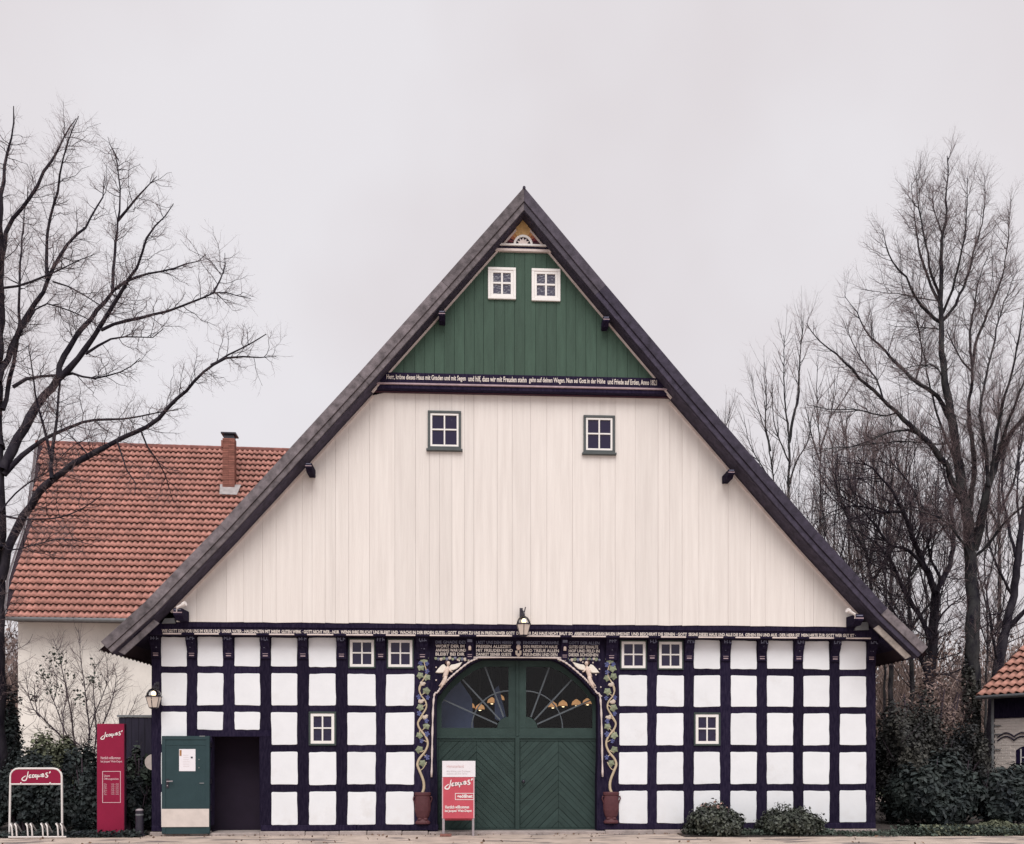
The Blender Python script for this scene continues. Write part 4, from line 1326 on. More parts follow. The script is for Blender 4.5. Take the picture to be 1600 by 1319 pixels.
m.build('chimney_flashing', M['flash'] if 'flash' in M else M.setdefault('flash', mat('pale lead flashing', (0.36, 0.33, 0.33), 0.6, 0.2, 6)), barn, fix=False)

# ------------------------------------------------------------------ the cottage at the right edge
CO = at(1527.5, 1090, 26.0)
cot = thing('cottage', (CO[0] + 3, CO[1], GZ), 'small cream painted brick house with pale red tiles at the right edge behind bushes', 'cottage')
bfr = fr
fr = Frame(CO, math.radians(-65.7), math.radians(36))
CT, CS = 4.8, 6.0
m = MB()
m.add([fr.roof(-.02, 0, -.02), fr.roof(CS, 0, -.02), fr.roof(CS, CT, -.02), fr.roof(-.02, CT, -.02)], [(0, 1, 2, 3)])
db = CT * math.cos(fr.pitch); dz = np.array([0, 0, CT * math.sin(fr.pitch)])
m.add([fr.roof(-.02, CT, -.02), fr.roof(CS, CT, -.02), fr.roof(CS, CT, -.02) + fr.v * db - dz, fr.roof(-.02, CT, -.02) + fr.v * db - dz], [(0, 1, 2, 3)])
m.build('roof', M['under_roof'], cot, fix=False)
cells = []
cw_, cl_ = .235, .40
for r in range(int(CT / cl_)):
    for k in range(int(CS / cw_)):
        s, t = (k + .5) * cw_, r * cl_
        x, y, d = pp(fr.roof(s, t))
        if x < 1640: cells.append((s, t, -d))
lay_tiles(cot, fr, cells, cw_, cl_, 'tile_old', 'tile_old')
m = MB(); m.add([fr.roof(-.03, 0, .07), fr.roof(-.03, CT, .07), fr.roof(-.03, CT, -.12), fr.roof(-.03, 0, -.12)], [(0, 1, 2, 3)]); m.build('verge_board', M['ridge'], cot, fix=False)
m = MB(); m.tube([fr.pt(0, -.05, CO[2] - .01), fr.pt(CS, -.05, CO[2] - .01)], .06, 8); m.build('gutter', M['zinc'], cot, smooth=True)
WD = .42
ws = 0
while pp(fr.pt(ws, WD, 2.2))[0] < 1553: ws += .01
zf = CAM[2] + (HORIZON - 1123) / F_PX * pp(fr.pt(ws, WD, 2))[2]
def wbox(m, s0, s1, d0, d1, z0, z1, mi=0):
    m.add([fr.pt(s0, d0, z0), fr.pt(s1, d0, z0), fr.pt(s1, d1, z0), fr.pt(s0, d1, z0), fr.pt(s0, d0, z1), fr.pt(s1, d0, z1), fr.pt(s1, d1, z1), fr.pt(s0, d1, z1)],
          [(0, 1, 5, 4), (1, 2, 6, 5), (2, 3, 7, 6), (3, 0, 4, 7), (4, 5, 6, 7), (3, 2, 1, 0)], mi)
    return m
m = MB(); wbox(m, ws + .02, CS - .3, WD + .004, 2 * db - .4, GZ, CO[2] + .1)
m.add([fr.pt(ws + .05, WD + .06, CO[2] + .1), fr.pt(ws + .05, 2 * db - .42, CO[2] + .1), fr.pt(ws + .05, db, fr.roof(0, CT)[2] - .3)], [(0, 1, 2)])
m.build('wall', M['painted_brick'], cot)
m = MB(); wbox(m, ws - .02, CS - .28, WD - .03, WD + .035, zf, CO[2] + .3); m.build('frieze_board', M['timber'], cot)
m = MB(); m.add([fr.pt(.02, .02, CO[2] - .04), fr.pt(CS, .02, CO[2] - .04), fr.pt(CS, WD, CO[2] + .2), fr.pt(.02, WD, CO[2] + .2)], [(0, 1, 2, 3)]); m.build('eaves_soffit', M['timber'], cot, fix=False)
# bricks of the wall in view, the arched window left open between them
wd = pp(fr.pt(ws + .8, WD, 1.5))[2]
zpx = lambda py: CAM[2] + (HORIZON - py) / F_PX * wd
win_s0 = ws
while pp(fr.pt(win_s0, WD, 1.5))[0] < 1587: win_s0 += .01
win_s1, win_z0, win_z1 = win_s0 + .55, zpx(1203), zpx(1166)
LB, HB = .245, .078
m = MB(); m.box(-LB / 2 + .005, LB / 2 - .005, 0, .02, 0, HB - .009); o = m.build('brick', M['painted_brick'], None, origin=(0, 0, 0), bevel=.004); PB = o.data; bpy.data.objects.remove(o)
z = .55; c = 0
while z < zf - HB * .5:
    s = ws + .02 + (LB / 2 if c % 2 else LB)
    s -= LB / 2
    while s < ws + 2.1:
        inwin = win_s0 - .10 < s < win_s1 + .10 and win_z0 - .06 < z < win_z1 + .02
        if not inwin:
            o = put('brick', PB, fr.pt(s, WD - .005 + rng.uniform(-.004, .004), z), cot); o.rotation_euler = fr.wall_rot()
        s += LB
    z += HB; c += 1
def arcpts(s0, s1, z, rise, n=8): return [(s0 + (s1 - s0) * i / n, z + rise * math.sin(math.pi * i / n)) for i in range(n + 1)]
sA = ws
while pp(fr.pt(sA, WD, 2))[0] < 1559: sA += .01
for s0 in (sA, win_s0 - .06):
    for dz_ in (0, .10):
        a = arcpts(s0, s0 + .52, zpx(1157) + dz_, .12)
        m = MB(); m.tube([fr.pt(s, WD - .02, z) for s, z in a], .022, 5); m.build('brick_arch', M['weathered_dark'], cot)
m = MB()
a = arcpts(win_s0, win_s1, win_z1 - .12, .12)
prof = [(win_s0, win_z0)] + [(s, z) for s, z in a] + [(win_s1, win_z0)]
m.add([fr.pt(s, WD + .001, z) for s, z in prof], [tuple(range(len(prof)))[::-1]])
w = m.build('window', M['pane'], cot, fix=False)
m = MB()
for s0, s1, z0, z1 in ((win_s0 + .13, win_s0 + .17, win_z0, win_z1 - .08), (win_s0 + .30, win_s0 + .33, win_z0, win_z1), (win_s0 + .13, win_s1, win_z0 + .01, win_z0 + .05), (win_s0 + .13, win_s1, (win_z0 + win_z1) / 2, (win_z0 + win_z1) / 2 + .03)): wbox(m, s0, s1, WD - .0, WD + .018, z0, z1)
m.build('window_frame', M['sash_white'], w)
m = MB(); wbox(m, win_s0 - .05, win_s1 + .05, WD - .07, WD + .02, win_z0 - .06, win_z0 - .005); m.build('window_sill', M['iron'], w)
m = MB()
m.tube([fr.pt(ws - .01, WD - .06, .1), fr.pt(ws - .01, WD - .06, CO[2] + .05)], .04, 7)
for z in (1.2, 1.75, 2.2, 2.45): wbox(m, ws - .04, ws + .22, WD - .05, WD - .02, z, z + .025)
m.build('downpipe', M['zinc'], cot)

# ------------------------------------------------------------------ lanterns, spotlights
def lantern(px, py, Y, label, post_):
    x, z = fx(px, py, Y)                                      # centre of the rim
    L = thing('wall_lantern', (x, Y, z - .22), label, 'lantern', 'wall lanterns of the farmhouse')
    m = MB(); m.lathe((x, Y, z), [(.085, -.225), (.095, -.215), (.152, -.012), (.150, 0)], 6); m.build('lantern_glass', M['lantern_pane'], L)
    m = MB()
    for k in range(6):
        a = 2 * math.pi * (k + .5) / 6
        m.tube([(x + .088 * math.cos(a), Y + .088 * math.sin(a), z - .225), (x + .155 * math.cos(a), Y + .155 * math.sin(a), z)], .008, 4)
    m.lathe((x, Y, z), [(.165, -.012), (.168, .008), (.14, .016)], 6)
    m.lathe((x, Y, z), [(.06, -.25), (.09, -.235), (.09, -.222)], 6)
    m.build('lantern_frame', M['iron'], L)
    m = MB(); m.lathe((x, Y, z), [(.145, .012), (.135, .07), (.095, .135), (.045, .165)], 10); m.build('lantern_dome', M['fan_pane'], L, smooth=True)
    m = MB(); m.ball((x + .005, Y - .02, z + .055), (.048, .048, .06), 10, 7); m.build('bulb', M['bulb'], L, smooth=True)
    m = MB(); m.ball((x, Y - .02, z - .055), (.04, .13, .05), 8, 5); m.build('bulb_reflection_glow', M['bulb'], L, smooth=True) if post_ == 0 else None  # glowing ball added to imitate the bulb's reflection on the glass
    m = MB()
    m.tube([(x, Y, z + .16), (x, Y, z + .22)], .03, 7)
    if post_:
        m.box(x - .075, x - .01, Y + .05, Y + .12, z + .12, z + .34); m.tube([(x - .04, Y + .08, z + .30), (x, Y + .02, z + .26), (x, Y, z + .2)], .02, 6)
        m.tube([(x + .02, Y + .05, z + .25), (x + .045, Y + .06, z + .36)], .012, 5)
        m.box(x - .03, x + .03, Y + .1, -.30, z + .14, z + .18)
    else:
        m.tube([(x, Y, z + .2), (x, Y + .05, z + .27), (x, -.005, z + .24)], .016, 6); m.box(x - .035, x + .035, -.02, -.005, z + .15, z + .32)
    m.build('lantern_bracket', M['iron'], L)
lantern(818, 975.5, -.52, 'lit lantern hanging from the beam over the middle of the arched doors', 1)
lantern(240.2, 1088.5, -.24, 'lit lantern on the left corner post, left of the open side door', 0)

for px, py, s, lab in ((283.5, 946.5, 1, 'small white spotlight on the left eaves above the first wall panels'), (1329.5, 957, -1, 'small white spotlight on the right eaves above the last wall panels')):
    Y = -.86
    x, z = fx(px, py, Y)
    L = thing('spotlight', (x, Y, z), lab, 'spotlight', 'spotlights under the eaves')
    m = MB(); m.tube([(x - s * .09, Y + .02, z - .035), (x + s * .02, Y - .01, z + .012), (x + s * .03, Y - .012, z + .016), (x + s * .09, Y - .03, z + .042)], [.028, .030, .046, .050], 10); m.build('lamp_head', M['white_metal'], L)
    m = MB(); m.tube([(x - s * .07, Y + .02, z - .03), (x - s * .11, Y + .05, z - .06), (x - s * .12, Y + .09, z - .11)], .012, 6); m.build('arm', M['white_metal'], L)

# pendant lamps glowing behind the fanlight
for px, py, lab in ((734.5, 1103, 'leftmost glowing copper pendant lamp behind the left half of the fanlight'), (750, 1105.5, 'second glowing pendant lamp from the left behind the left half of the fanlight'), (768.5, 1095.5, 'third glowing pendant lamp from the left behind the left half of the fanlight'), (781, 1091, 'glowing pendant lamp nearest the middle stile behind the left fanlight'),
                    (863.5, 1102, 'glowing pendant lamp nearest the middle stile behind the right fanlight'), (879.5, 1100, 'orange pendant lamp, second from the middle stile behind the right fanlight'), (900.5, 1098.5, 'wide glowing pendant lamp, third from the middle behind the right fanlight'), (917.5, 1097, 'pendant lamp farthest right behind the right half of the fanlight')):
    Y = 1.6 + rng.uniform(-.1, .5)
    x, z = fx(px, py, Y)
    r = 7.5 / F_PX * (Y - CAM[1])
    L = thing('pendant_lamp', (x, Y, z), lab, 'pendant lamp', 'pendant lamps inside the house')
    m = MB(); m.lathe((x, Y, z), [(r, -.05), (r * .98, -.02), (r * .8, .035), (r * .35, .07), (.02, .085)], 14); m.build('lamp_shade', M['lamp_glow'], L, smooth=True)
    m = MB(); m.lathe((x, Y, z), [(r * 1.02, -.062), (r * 1.05, -.05), (r * .99, -.045)], 14); m.build('shade_rim', M['brass'], L, smooth=True)
    m = MB(); m.ball((x, Y - r * .45, z - .045), (.04, .05, .035), 8, 6); m.build('bulb', M['bulb'], L, smooth=True)
    m = MB(); m.tube([(x, Y, z + .08), (x, Y, 4.19)], .006, 4); m.build('cord', M['iron'], L)

# ------------------------------------------------------------------ signs and street furniture
# bicycle stand with its sign
gx0, gy = ground(14, 1310.5)
gx1, _ = ground(98.5, 1310.5)
dB = proj(gx0, gy, 0)[2]
zB = lambda py, Y=gy: fx(56, py, Y)[1]
rack = thing('bike_stand', ((gx0 + gx1) / 2, gy, GZ), 'white tubular bicycle stand with red sign panel in front of the left bushes', 'bicycle stand')
yF = gy + .42
X0, X1 = fx(16.3, 1250, yF)[0], fx(96.5, 1250, yF)[0]
ZT_ = fx(56, 1201, yF)[1]
m = MB()
r = .16
pts = [(X0 - .02, yF, GZ + .01), (X0, yF, ZT_ - r)] + [(X0 + r - r * math.cos(a), yF, ZT_ - r + r * math.sin(a)) for a in (.4, .8, 1.2, 1.57)] + \
      [(X1 - r + r * math.sin(a), yF, ZT_ - r + r * math.cos(a)) for a in (0, .4, .8, 1.2, 1.57)] + [(X1 + .01, yF, GZ + .01)]
m.tube(pts, .021, 8)
zl = fx(56, 1225.3, yF)[1]
m.tube([(X0, yF, zl), (X1, yF, zl)], .019, 8)
for x in (X0 + .22, X1 - .22): m.box(x - .012, x + .012, yF - .03, yF - .005, zl, zl + .04)
m.build('frame', M['white_metal'], rack, smooth=False)
m = MB(); m.box(X0 + .02, X1 - .02, yF - .012, yF + .012, zl + .02, ZT_ - .02); sb = m.build('sign_panel', M['red_sign'], rack)
a, b = fx(34, 1212, yF - .015)[0], fx(79, 1212, yF - .015)[0]
logo(a, b, fx(56, 1212.5, yF)[1], yF - .0135, M['letter_white'], sb, .85)
m = MB(); m.tube([(gx0, gy, GZ + .03), (fx(103.5, 1311, gy)[0], gy, GZ + .03)], .016, 6); m.build('front_rail', M['white_metal'], rack)
m = MB(); m.tube([(fx(7, 1308, yF)[0], yF, GZ + .03), (fx(95, 1308, yF)[0], yF, GZ + .03)], .016, 6); m.build('rear_rail', M['white_metal'], rack)
m = MB(); m.tube([(X0 - .04, yF + .02, GZ + .03), (gx0, gy, GZ + .03)], .016, 6); m.tube([(X1, yF, GZ + .03), (fx(97, 1311, gy)[0], gy, GZ + .03)], .016, 6); m.build('side_rail', M['white_metal'], rack)
for px in (19.5, 26.3, 43.7, 50.6, 67.4, 74.8, 91, 98):
    x = fx(px, 1311, gy)[0]
    m = MB(); m.tube(smooth_line([(x, gy, GZ + .03), (x - .01, gy, GZ + .20), (x - .025, gy + .01, GZ + .255), (x - .07, gy + .06, GZ + .285), (x - .10, gy + .2, GZ + .27), (x - .105, gy + .40, GZ + .10), (x - .105, yF, GZ + .03)], 4), .0155, 6)
    m.build('wheel_hoop', M['white_metal'], rack, smooth=True)

# tall red pylon sign
px0, py_ = ground(151.5, 1306); px1, _ = ground(193, 1306)
ZP = fx(172, 1131, py_)[1]
pyl = thing('pylon_sign', ((px0 + px1) / 2, py_, GZ), 'tall narrow dark red sign with opening hours, left of the farmhouse corner', 'sign')
m = MB(); m.box(px0, px1, py_, py_ + .12, GZ, ZP); m.build('panel', M['red_sign'], pyl, bevel=.006)
m = MB(); m.box(px0 - .008, px0 - .001, py_ + .01, py_ + .11, GZ, ZP - .01); m.box(px1 + .001, px1 + .008, py_ + .01, py_ + .11, GZ, ZP - .01); m.build('edge_strip', M['maroon'], pyl)
yy = py_ - .002
PX = lambda px: fx(px, 1200, py_)[0]
PZ = lambda py: fx(172, py, py_)[1]
logo(PX(157.5), PX(191.5), PZ(1150), yy, M['letter_white'], pyl, .95, .10)
lettering('lettering', 'Herzlich willkommen', PX(157.5), PX(188.5), PZ(1186.5), PZ(1182), yy, M['letter_pink'], pyl, bold=.02)
lettering('lettering', "bei Jacques' Wein-Depot", PX(157.5), PX(191), PZ(1192.5), PZ(1187.8), yy, M['letter_pink'], pyl, bold=.02)
m = MB()
a, b, c, d = PX(160), PX(188.8), PZ(1254.5), PZ(1205)
t = .012
m.box(a, b, yy - .004, yy + .001, d - t, d); m.box(a, b, yy - .004, yy + .001, c, c + t); m.box(a, a + t, yy - .004, yy + .001, c + t, d - t); m.box(b - t, b, yy - .004, yy + .001, c + t, d - t)
m.build('notice_border', M['letter_pink'], pyl)
lettering('lettering', 'Unsere', PX(162.5), PX(172), PZ(1214), PZ(1210.3), yy, M['letter_pink'], pyl, bold=.015)
lettering('lettering', 'Öffnungszeiten', PX(162.5), PX(185.5), PZ(1219.5), PZ(1214.8), yy, M['letter_pink'], pyl, bold=.015)
for k, d_ in enumerate(['Mo.', 'Di.', 'Mi.', 'Do.', 'Fr.', 'Sa.']):
    z = 1226.5 + k * 3.1
    lettering('lettering', d_, PX(162.5), PX(167.5), PZ(z), PZ(z - 2.3), yy, M['letter_pink'], pyl)
    lettering('lettering', '14.00 - 19.00' if k < 5 else '10.00 - 16.00', PX(174), PX(185.5), PZ(z), PZ(z - 2.3), yy, M['letter_pink'], pyl)

# sandwich board before the arched doors
by = -.42; bx0, bx1 = fx(692, 1250, by)[0], fx(740.5, 1250, by)[0]
brd = thing('sign_board', ((bx0 + bx1) / 2, by, GZ), 'faded rose red advertising board on two legs, standing before the left arched door', 'sign')
BXf = lambda px: fx(px, 1250, by)[0]
BZf = lambda py: fx(716, py, by)[1]
m = MB(); m.box(BXf(690.8), BXf(741.3), by, by + .025, BZf(1279), BZf(1214.5)); fac = m.build('sign_face', M['pink_sign'], brd, bevel=.003)
m = MB(); m.box(BXf(691), BXf(742.8), by - .006, by + .02, BZf(1214.2), BZf(1189)); pos = m.build('poster', M['paper'], brd, bevel=.002)
m = MB(); m.box(BXf(691), BXf(694.6), by + .002, by + .05, GZ + .002, BZf(1279.3)); m.build('leg', M['alu'], brd)
m = MB(); m.box(BXf(738), BXf(741), by + .002, by + .05, GZ + .002, BZf(1279.3)); m.build('leg', M['alu'], brd)
m = MB()
for sx in (BXf(690.8) - .001, BXf(741.3) - .022): m.box(sx, sx + .022, by - .004, by - .0005, BZf(1279), BZf(1214.8))
m.build('edge_strip', M['print_red'] if False else M['letter_pink'], brd)
m = MB(); m.box(BXf(691.5), BXf(740), by + .23, by + .25, .25, BZf(1214)); m.build('rear_face', M['pink_sign'], brd)
m = MB(); m.box(BXf(692), BXf(694.6), by + .21, by + .25, GZ + .002, .26); m.box(BXf(737.5), BXf(740), by + .21, by + .25, GZ + .002, .26); m.tube([(BXf(693), by + .03, 1.2), (BXf(693), by + .23, 1.15)], .012, 6); m.build('rear_leg', M['alu'], brd)
yb = by - .002
logo(BXf(695), BXf(738.3), BZf(1226), yb, M['letter_white'], fac, 1.05, .06)
m = MB(); a, b, c, d = BXf(711), BXf(740.5), BZf(1250), BZf(1239.3)
m.box(a, b, yb - .004, yb + .001, d - t, d); m.box(a, b, yb - .004, yb + .001, c, c + t); m.box(a, a + t, yb - .004, yb + .001, c + t, d - t); m.box(b - t, b, yb - .0055, yb + .001, c + t, d - t); m.build('notice_border', M['letter_white'], fac)
lettering('lettering', 'geöffnet', BXf(714), BXf(738.5), BZf(1248.6), BZf(1241.2), yb, M['letter_white'], fac, bold=.035)
lettering('lettering', 'Herzlich willkommen', BXf(695.5), BXf(733), BZf(1263.5), BZf(1258.5), yb, M['letter_white'], fac, bold=.03)
lettering('lettering', "bei Jacques' Wein-Depot", BXf(695), BXf(737), BZf(1270), BZf(1264.6), yb, M['letter_white'], fac, bold=.03)
lettering('lettering', 'Hamsterland', BXf(698), BXf(724.5), BZf(1199.5), BZf(1195), by - .008, M['print_red'], pos)
for k, (a, b) in enumerate(((697.5, 735.5), (698, 730))):
    lettering('lettering', 'Alle Weine zum Probieren' if k == 0 else 'kostenlos und ohne Termin', BXf(a), BXf(b), BZf(1206.3 + 3.6 * k), BZf(1203.7 + 3.6 * k), by - .008, M['print_grey'], pos)
b0, b1 = BXf(687.5), BXf(705.5)
brk = MB(); brk.box(b0, b1, by - .10, by - .003, GZ + .002, GZ + .055); tag(brk.build('loose_brick', M['clay_brick'], bevel=.006), 'flat red brick lying against the left leg of the rose red board', 'brick')
x, y = ground(656, 1303)
brk = MB(); brk.box(x - .10, x + .09, y - .04, y + .05, GZ + .005, GZ + .05); tag(brk.build('loose_brick', M['clay_brick'], bevel=.006), 'small red brick on the paving below the left carved urn', 'brick')

# bollard
x, y = ground(218, 1307)
bol = thing('bollard', (x, y, GZ), 'black bollard with pale reflective cap between the red sign and the corner post', 'bollard')
m = MB(); m.lathe((x, y, GZ), [(.11, 0), (.11, .03), (.078, .05), (.075, .50), (.082, .505), (.082, .525)], 14); m.build('post', M['iron'], bol, smooth=False)
m = MB(); m.lathe((x, y, GZ), [(.078, .526), (.07, .55), (.04, .565)], 14); m.build('cap', M['alu'], bol, smooth=True)
m = MB(); m.lathe((x, y, GZ), [(.0765, .43), (.0775, .435), (.0775, .455), (.0765, .46)], 14); m.build('band', M['zinc'], bol)

# round white sign on the side of the corner, mostly hidden by the post
x, z = fx(239, 1191, .7)
rs = thing('round_sign', (x, .7, z), 'round pale disc sign half hidden behind the left corner post of the farmhouse', 'sign')
m = MB(); m.prism([(x + .17 * math.cos(2 * math.pi * k / 24), z + .17 * math.sin(2 * math.pi * k / 24)) for k in range(24)], .69, .72); m.build('disc', M['kick'], rs)
m = MB(); m.tube([(x, .73, z), (WL - .002, .73, z)], .015, 6); m.build('arm', M['iron'], rs)

# dark board fence between the bushes and the house
Yf = 2.6
a, b = fx(185.5, 1118, Yf), fx(250, 1118, Yf)
fen = thing('board_fence', ((a[0] + b[0]) / 2, Yf, GZ), 'dark board fence behind the red pylon sign, joining the left house corner', 'fence')
x = a[0]
while x < b[0] - .05:
    m = MB(); m.box(x + .003, x + .147, Yf, Yf + .03, GZ, a[1] - .04); m.build('board', M['dark_wood'], fen); x += .15
m = MB(); m.box(a[0] - .03, b[0], Yf - .03, Yf + .07, a[1] - .035, a[1] + .01); m.build('cap_rail', M['zinc'], fen)
# ------------------------------------------------------------------ plants: tubes for wood, small folded faces for leaves
def tubes(groups, sides):
    """groups: list of (A (m, n, 3), R (m, n)) -> vertices, quads"""
    V, Q, k = [], [], 0
    for A, R in groups:
        m, n, _ = A.shape
        if m == 0: continue
        Tn = np.gradient(A, axis=1)
        Tn /= np.linalg.norm(Tn, axis=2, keepdims=True) + 1e-9
        mean = A[:, -1] - A[:, 0]
        ref = np.where(np.abs(mean[:, 2:3]) > .85 * np.linalg.norm(mean, axis=1, keepdims=True), np.array([[1., 0, 0]]), np.array([[0, 0, 1.]]))
        U = np.cross(Tn, ref[:, None, :]); U /= np.linalg.norm(U, axis=2, keepdims=True) + 1e-9
        W = np.cross(Tn, U)
        a = np.arange(sides) * 2 * np.pi / sides
        ring = A[:, :, None, :] + R[:, :, None, None] * (U[:, :, None, :] * np.cos(a)[None, None, :, None] + W[:, :, None, :] * np.sin(a)[None, None, :, None])
        V.append(ring.reshape(-1, 3))
        base = np.arange(m)[:, None, None] * n * sides + np.arange(n - 1)[None, :, None] * sides
        j = np.arange(sides)[None, None, :]
        j2 = (j + 1) % sides
        q = np.stack([base + j, base + j2, base + sides + j2, base + sides + j], -1).reshape(-1, 4)
        Q.append(q + k)
        k += m * n * sides
    return np.concatenate(V), np.concatenate(Q)

def spawn(groups, spacing, l0, l1, r0, npts=4, ang=(30, 60), up=.25, s0=.15, s1=1.0, wig=.08, taper=.35, shrink=.5, rr=.7, seed=0):
    """side shoots along every limb of the groups"""
    g = np.random.default_rng(seed)
    outA, outR = [], []
    for A, R in groups:
        m, n, _ = A.shape
        if m == 0: continue
        L = np.linalg.norm(np.diff(A, axis=1), axis=2).sum(1)
        cnt = np.maximum(0, np.round(L * (s1 - s0) / spacing + g.uniform(-.5, .5, m))).astype(int)
        idx = np.repeat(np.arange(m), cnt)
        if len(idx) == 0: continue
        s = g.uniform(s0, s1, len(idx))
        f = s * (n - 1); i = np.minimum(f.astype(int), n - 2); w = (f - i)[:, None]
        P0 = A[idx, i] * (1 - w) + A[idx, i + 1] * w
        T_ = A[idx, i + 1] - A[idx, i]; T_ /= np.linalg.norm(T_, axis=1, keepdims=True) + 1e-9
        rad = R[idx, i] * (1 - w[:, 0]) + R[idx, i + 1] * w[:, 0]
        D_ = g.normal(size=(len(idx), 3)); D_ -= (D_ * T_).sum(1, keepdims=True) * T_
        D_ /= np.linalg.norm(D_, axis=1, keepdims=True) + 1e-9
        a = np.radians(g.uniform(*ang, len(idx)))[:, None]
        d = T_ * np.cos(a) + D_ * np.sin(a)
        ln = g.uniform(l0, l1, len(idx)) * (1 - shrink * s)
        t = np.linspace(0, 1, npts)
        path = P0[:, None, :] + d[:, None, :] * (ln[:, None] * t)[:, :, None]
        path[:, :, 2] += up * ln[:, None] * t[None, :] ** 2
        wob = g.normal(0, 1, (len(idx), npts, 3)) * (wig * ln)[:, None, None]
        wob[:, 0] = 0
        path += np.cumsum(wob, 1) * .6
        r = np.minimum(rad * rr, r0 * g.uniform(.7, 1.2, len(idx)))[:, None] * (1 - (1 - taper) * t)[None, :]
        outA.append(path); outR.append(r)
    if not outA: return []
    return [(np.concatenate(outA), np.concatenate(outR))]

def limb_groups(limbs):
    """limbs: list of (points (n, 3), radii (n,)) -> grouped by length"""
    by = {}
    for p, r in limbs: by.setdefault(len(p), []).append((p, r))
    return [(np.array([p for p, _ in L]), np.array([r for _, r in L])) for L in by.values()]

def resample(pts, step=.32):
    line = np.array(smooth_line(pts, 8))
    d = np.concatenate([[0], np.cumsum(np.linalg.norm(np.diff(line, axis=0), axis=1))])
    n = max(4, int(d[-1] / step) + 1)
    s = np.linspace(0, d[-1], n)
    return np.stack([np.interp(s, d, line[:, k]) for k in range(3)], 1)

def traced_limbs(paths, depth, spread, seed, trunk_x=None):
    """limbs seen in the photograph, each given a depth that grows out of the limb it leaves"""
    g = np.random.default_rng(seed)
    known = []                                                # (px, py, depth)
    limbs = []
    for px, r0, r1, slope in paths:
        px = [np.array(p, dtype=float) for p in px]
        d0 = depth
        if known:
            K = np.array(known)
            dist = np.hypot(K[:, 0] - px[0][0], K[:, 1] - px[0][1])
            j = dist.argmin()
            if dist[j] < 25: d0 = K[j, 2]
        run, dd, P3 = 0, d0, []
        if slope is None: slope = g.uniform(-spread, spread)
        for i, p in enumerate(px):
            if i: run += np.hypot(*(p - px[i - 1])) / F_PX * depth
            dd = d0 + slope * run + .12 * math.sin(run * 1.7 + seed)
            P3.append(at(p[0], p[1], dd))
            known.append((p[0], p[1], dd))
            if i:
                for t in (.33, .66):
                    q = px[i - 1] * (1 - t) + p * t; known.append((q[0], q[1], dd))
        pts = resample(P3)
        n = len(pts)
        pts[1:] += g.normal(0, .018, (n - 1, 3)) * min(1, r0 * 12)
        R = np.linspace(r0, r1, n) * (1 + g.uniform(-.08, .08, n))
        limbs.append((pts, R))
    return limbs

def build_tree(root, limbs, levels, bark, twig, seed, origin, sides=8):
    G = limb_groups(limbs)
    V, Q = tubes(G, sides)
    cur, tw = G, []
    for k, lv in enumerate(levels):
        cur = spawn(cur, seed=seed * 31 + k, **lv)
        tw.append(cur)
    if tw and tw[0]:
        Vb, Qb = tubes(tw[0], 4)
        V, Q = np.concatenate([V, Vb]), np.concatenate([Q, Qb + len(V)])
        tw = tw[1:]
    np_mesh('trunk', V, Q, M[bark], root, origin, True)
    if tw:
        parts = [tubes(x, 3) for k, x in enumerate(tw) if x]
        off_, VV, QQ = 0, [], []
        for v, q in parts: VV.append(v); QQ.append(q + off_); off_ += len(v)
        np_mesh('crown', np.concatenate(VV), np.concatenate(QQ), M[twig], root, origin, False)

def leaves(name, P, N, size, material, parent, origin, seed=0, long=1.5):
    g = np.random.default_rng(seed)
    n = len(P)
    N = N / (np.linalg.norm(N, axis=1, keepdims=True) + 1e-9)
    d = g.normal(size=(n, 3)); d -= (d * N).sum(1, keepdims=True) * N; d /= np.linalg.norm(d, axis=1, keepdims=True) + 1e-9
    e = np.cross(N, d)
    s = (size * g.uniform(.6, 1.3, n))[:, None]
    a, b = P - d * s * long / 2, P + d * s * long / 2
    fold = N * s * .18
    l, r = P + e * s * .5 + fold, P - e * s * .5 + fold
    V = np.stack([a, r, b, l], 1).reshape(-1, 3)
    k = np.arange(n)[:, None] * 4
    Q = np.concatenate([k + np.array([[0, 1, 2]]), k + np.array([[0, 2, 3]])])
    return np_mesh(name, V, Q, M[material], parent, origin, False)

def clump_points(c, rad, n, lumps, seed, lump=(.28, .42), flat_base=True):
    """leaf places on many small lumps filling an ellipsoid that stands on the ground"""
    g = np.random.default_rng(seed)
    rad = np.array(rad)
    q = g.normal(size=(lumps, 3)); q /= np.linalg.norm(q, axis=1, keepdims=True)
    q *= g.uniform(.45, .82, lumps)[:, None]
    if flat_base: q[:, 2] = np.abs(q[:, 2]) * 1.0 - .15
    centers = np.array(c) + q * rad
    lr = g.uniform(*lump, lumps)
    j = g.integers(0, lumps, n)
    u = g.normal(size=(n, 3)); u /= np.linalg.norm(u, axis=1, keepdims=True)
    shell = g.uniform(.55, 1.08, n) ** .6
    P = centers[j] + u * (lr[j] * shell)[:, None] * rad * (1 + .15 * g.normal(size=(n, 1)))
    Nn = u + (P - np.array(c)) / rad * .5 + g.normal(0, .55, (n, 3)) + np.array([0, 0, .3])
    ok = P[:, 2] > GZ + .02
    return P[ok], Nn[ok]

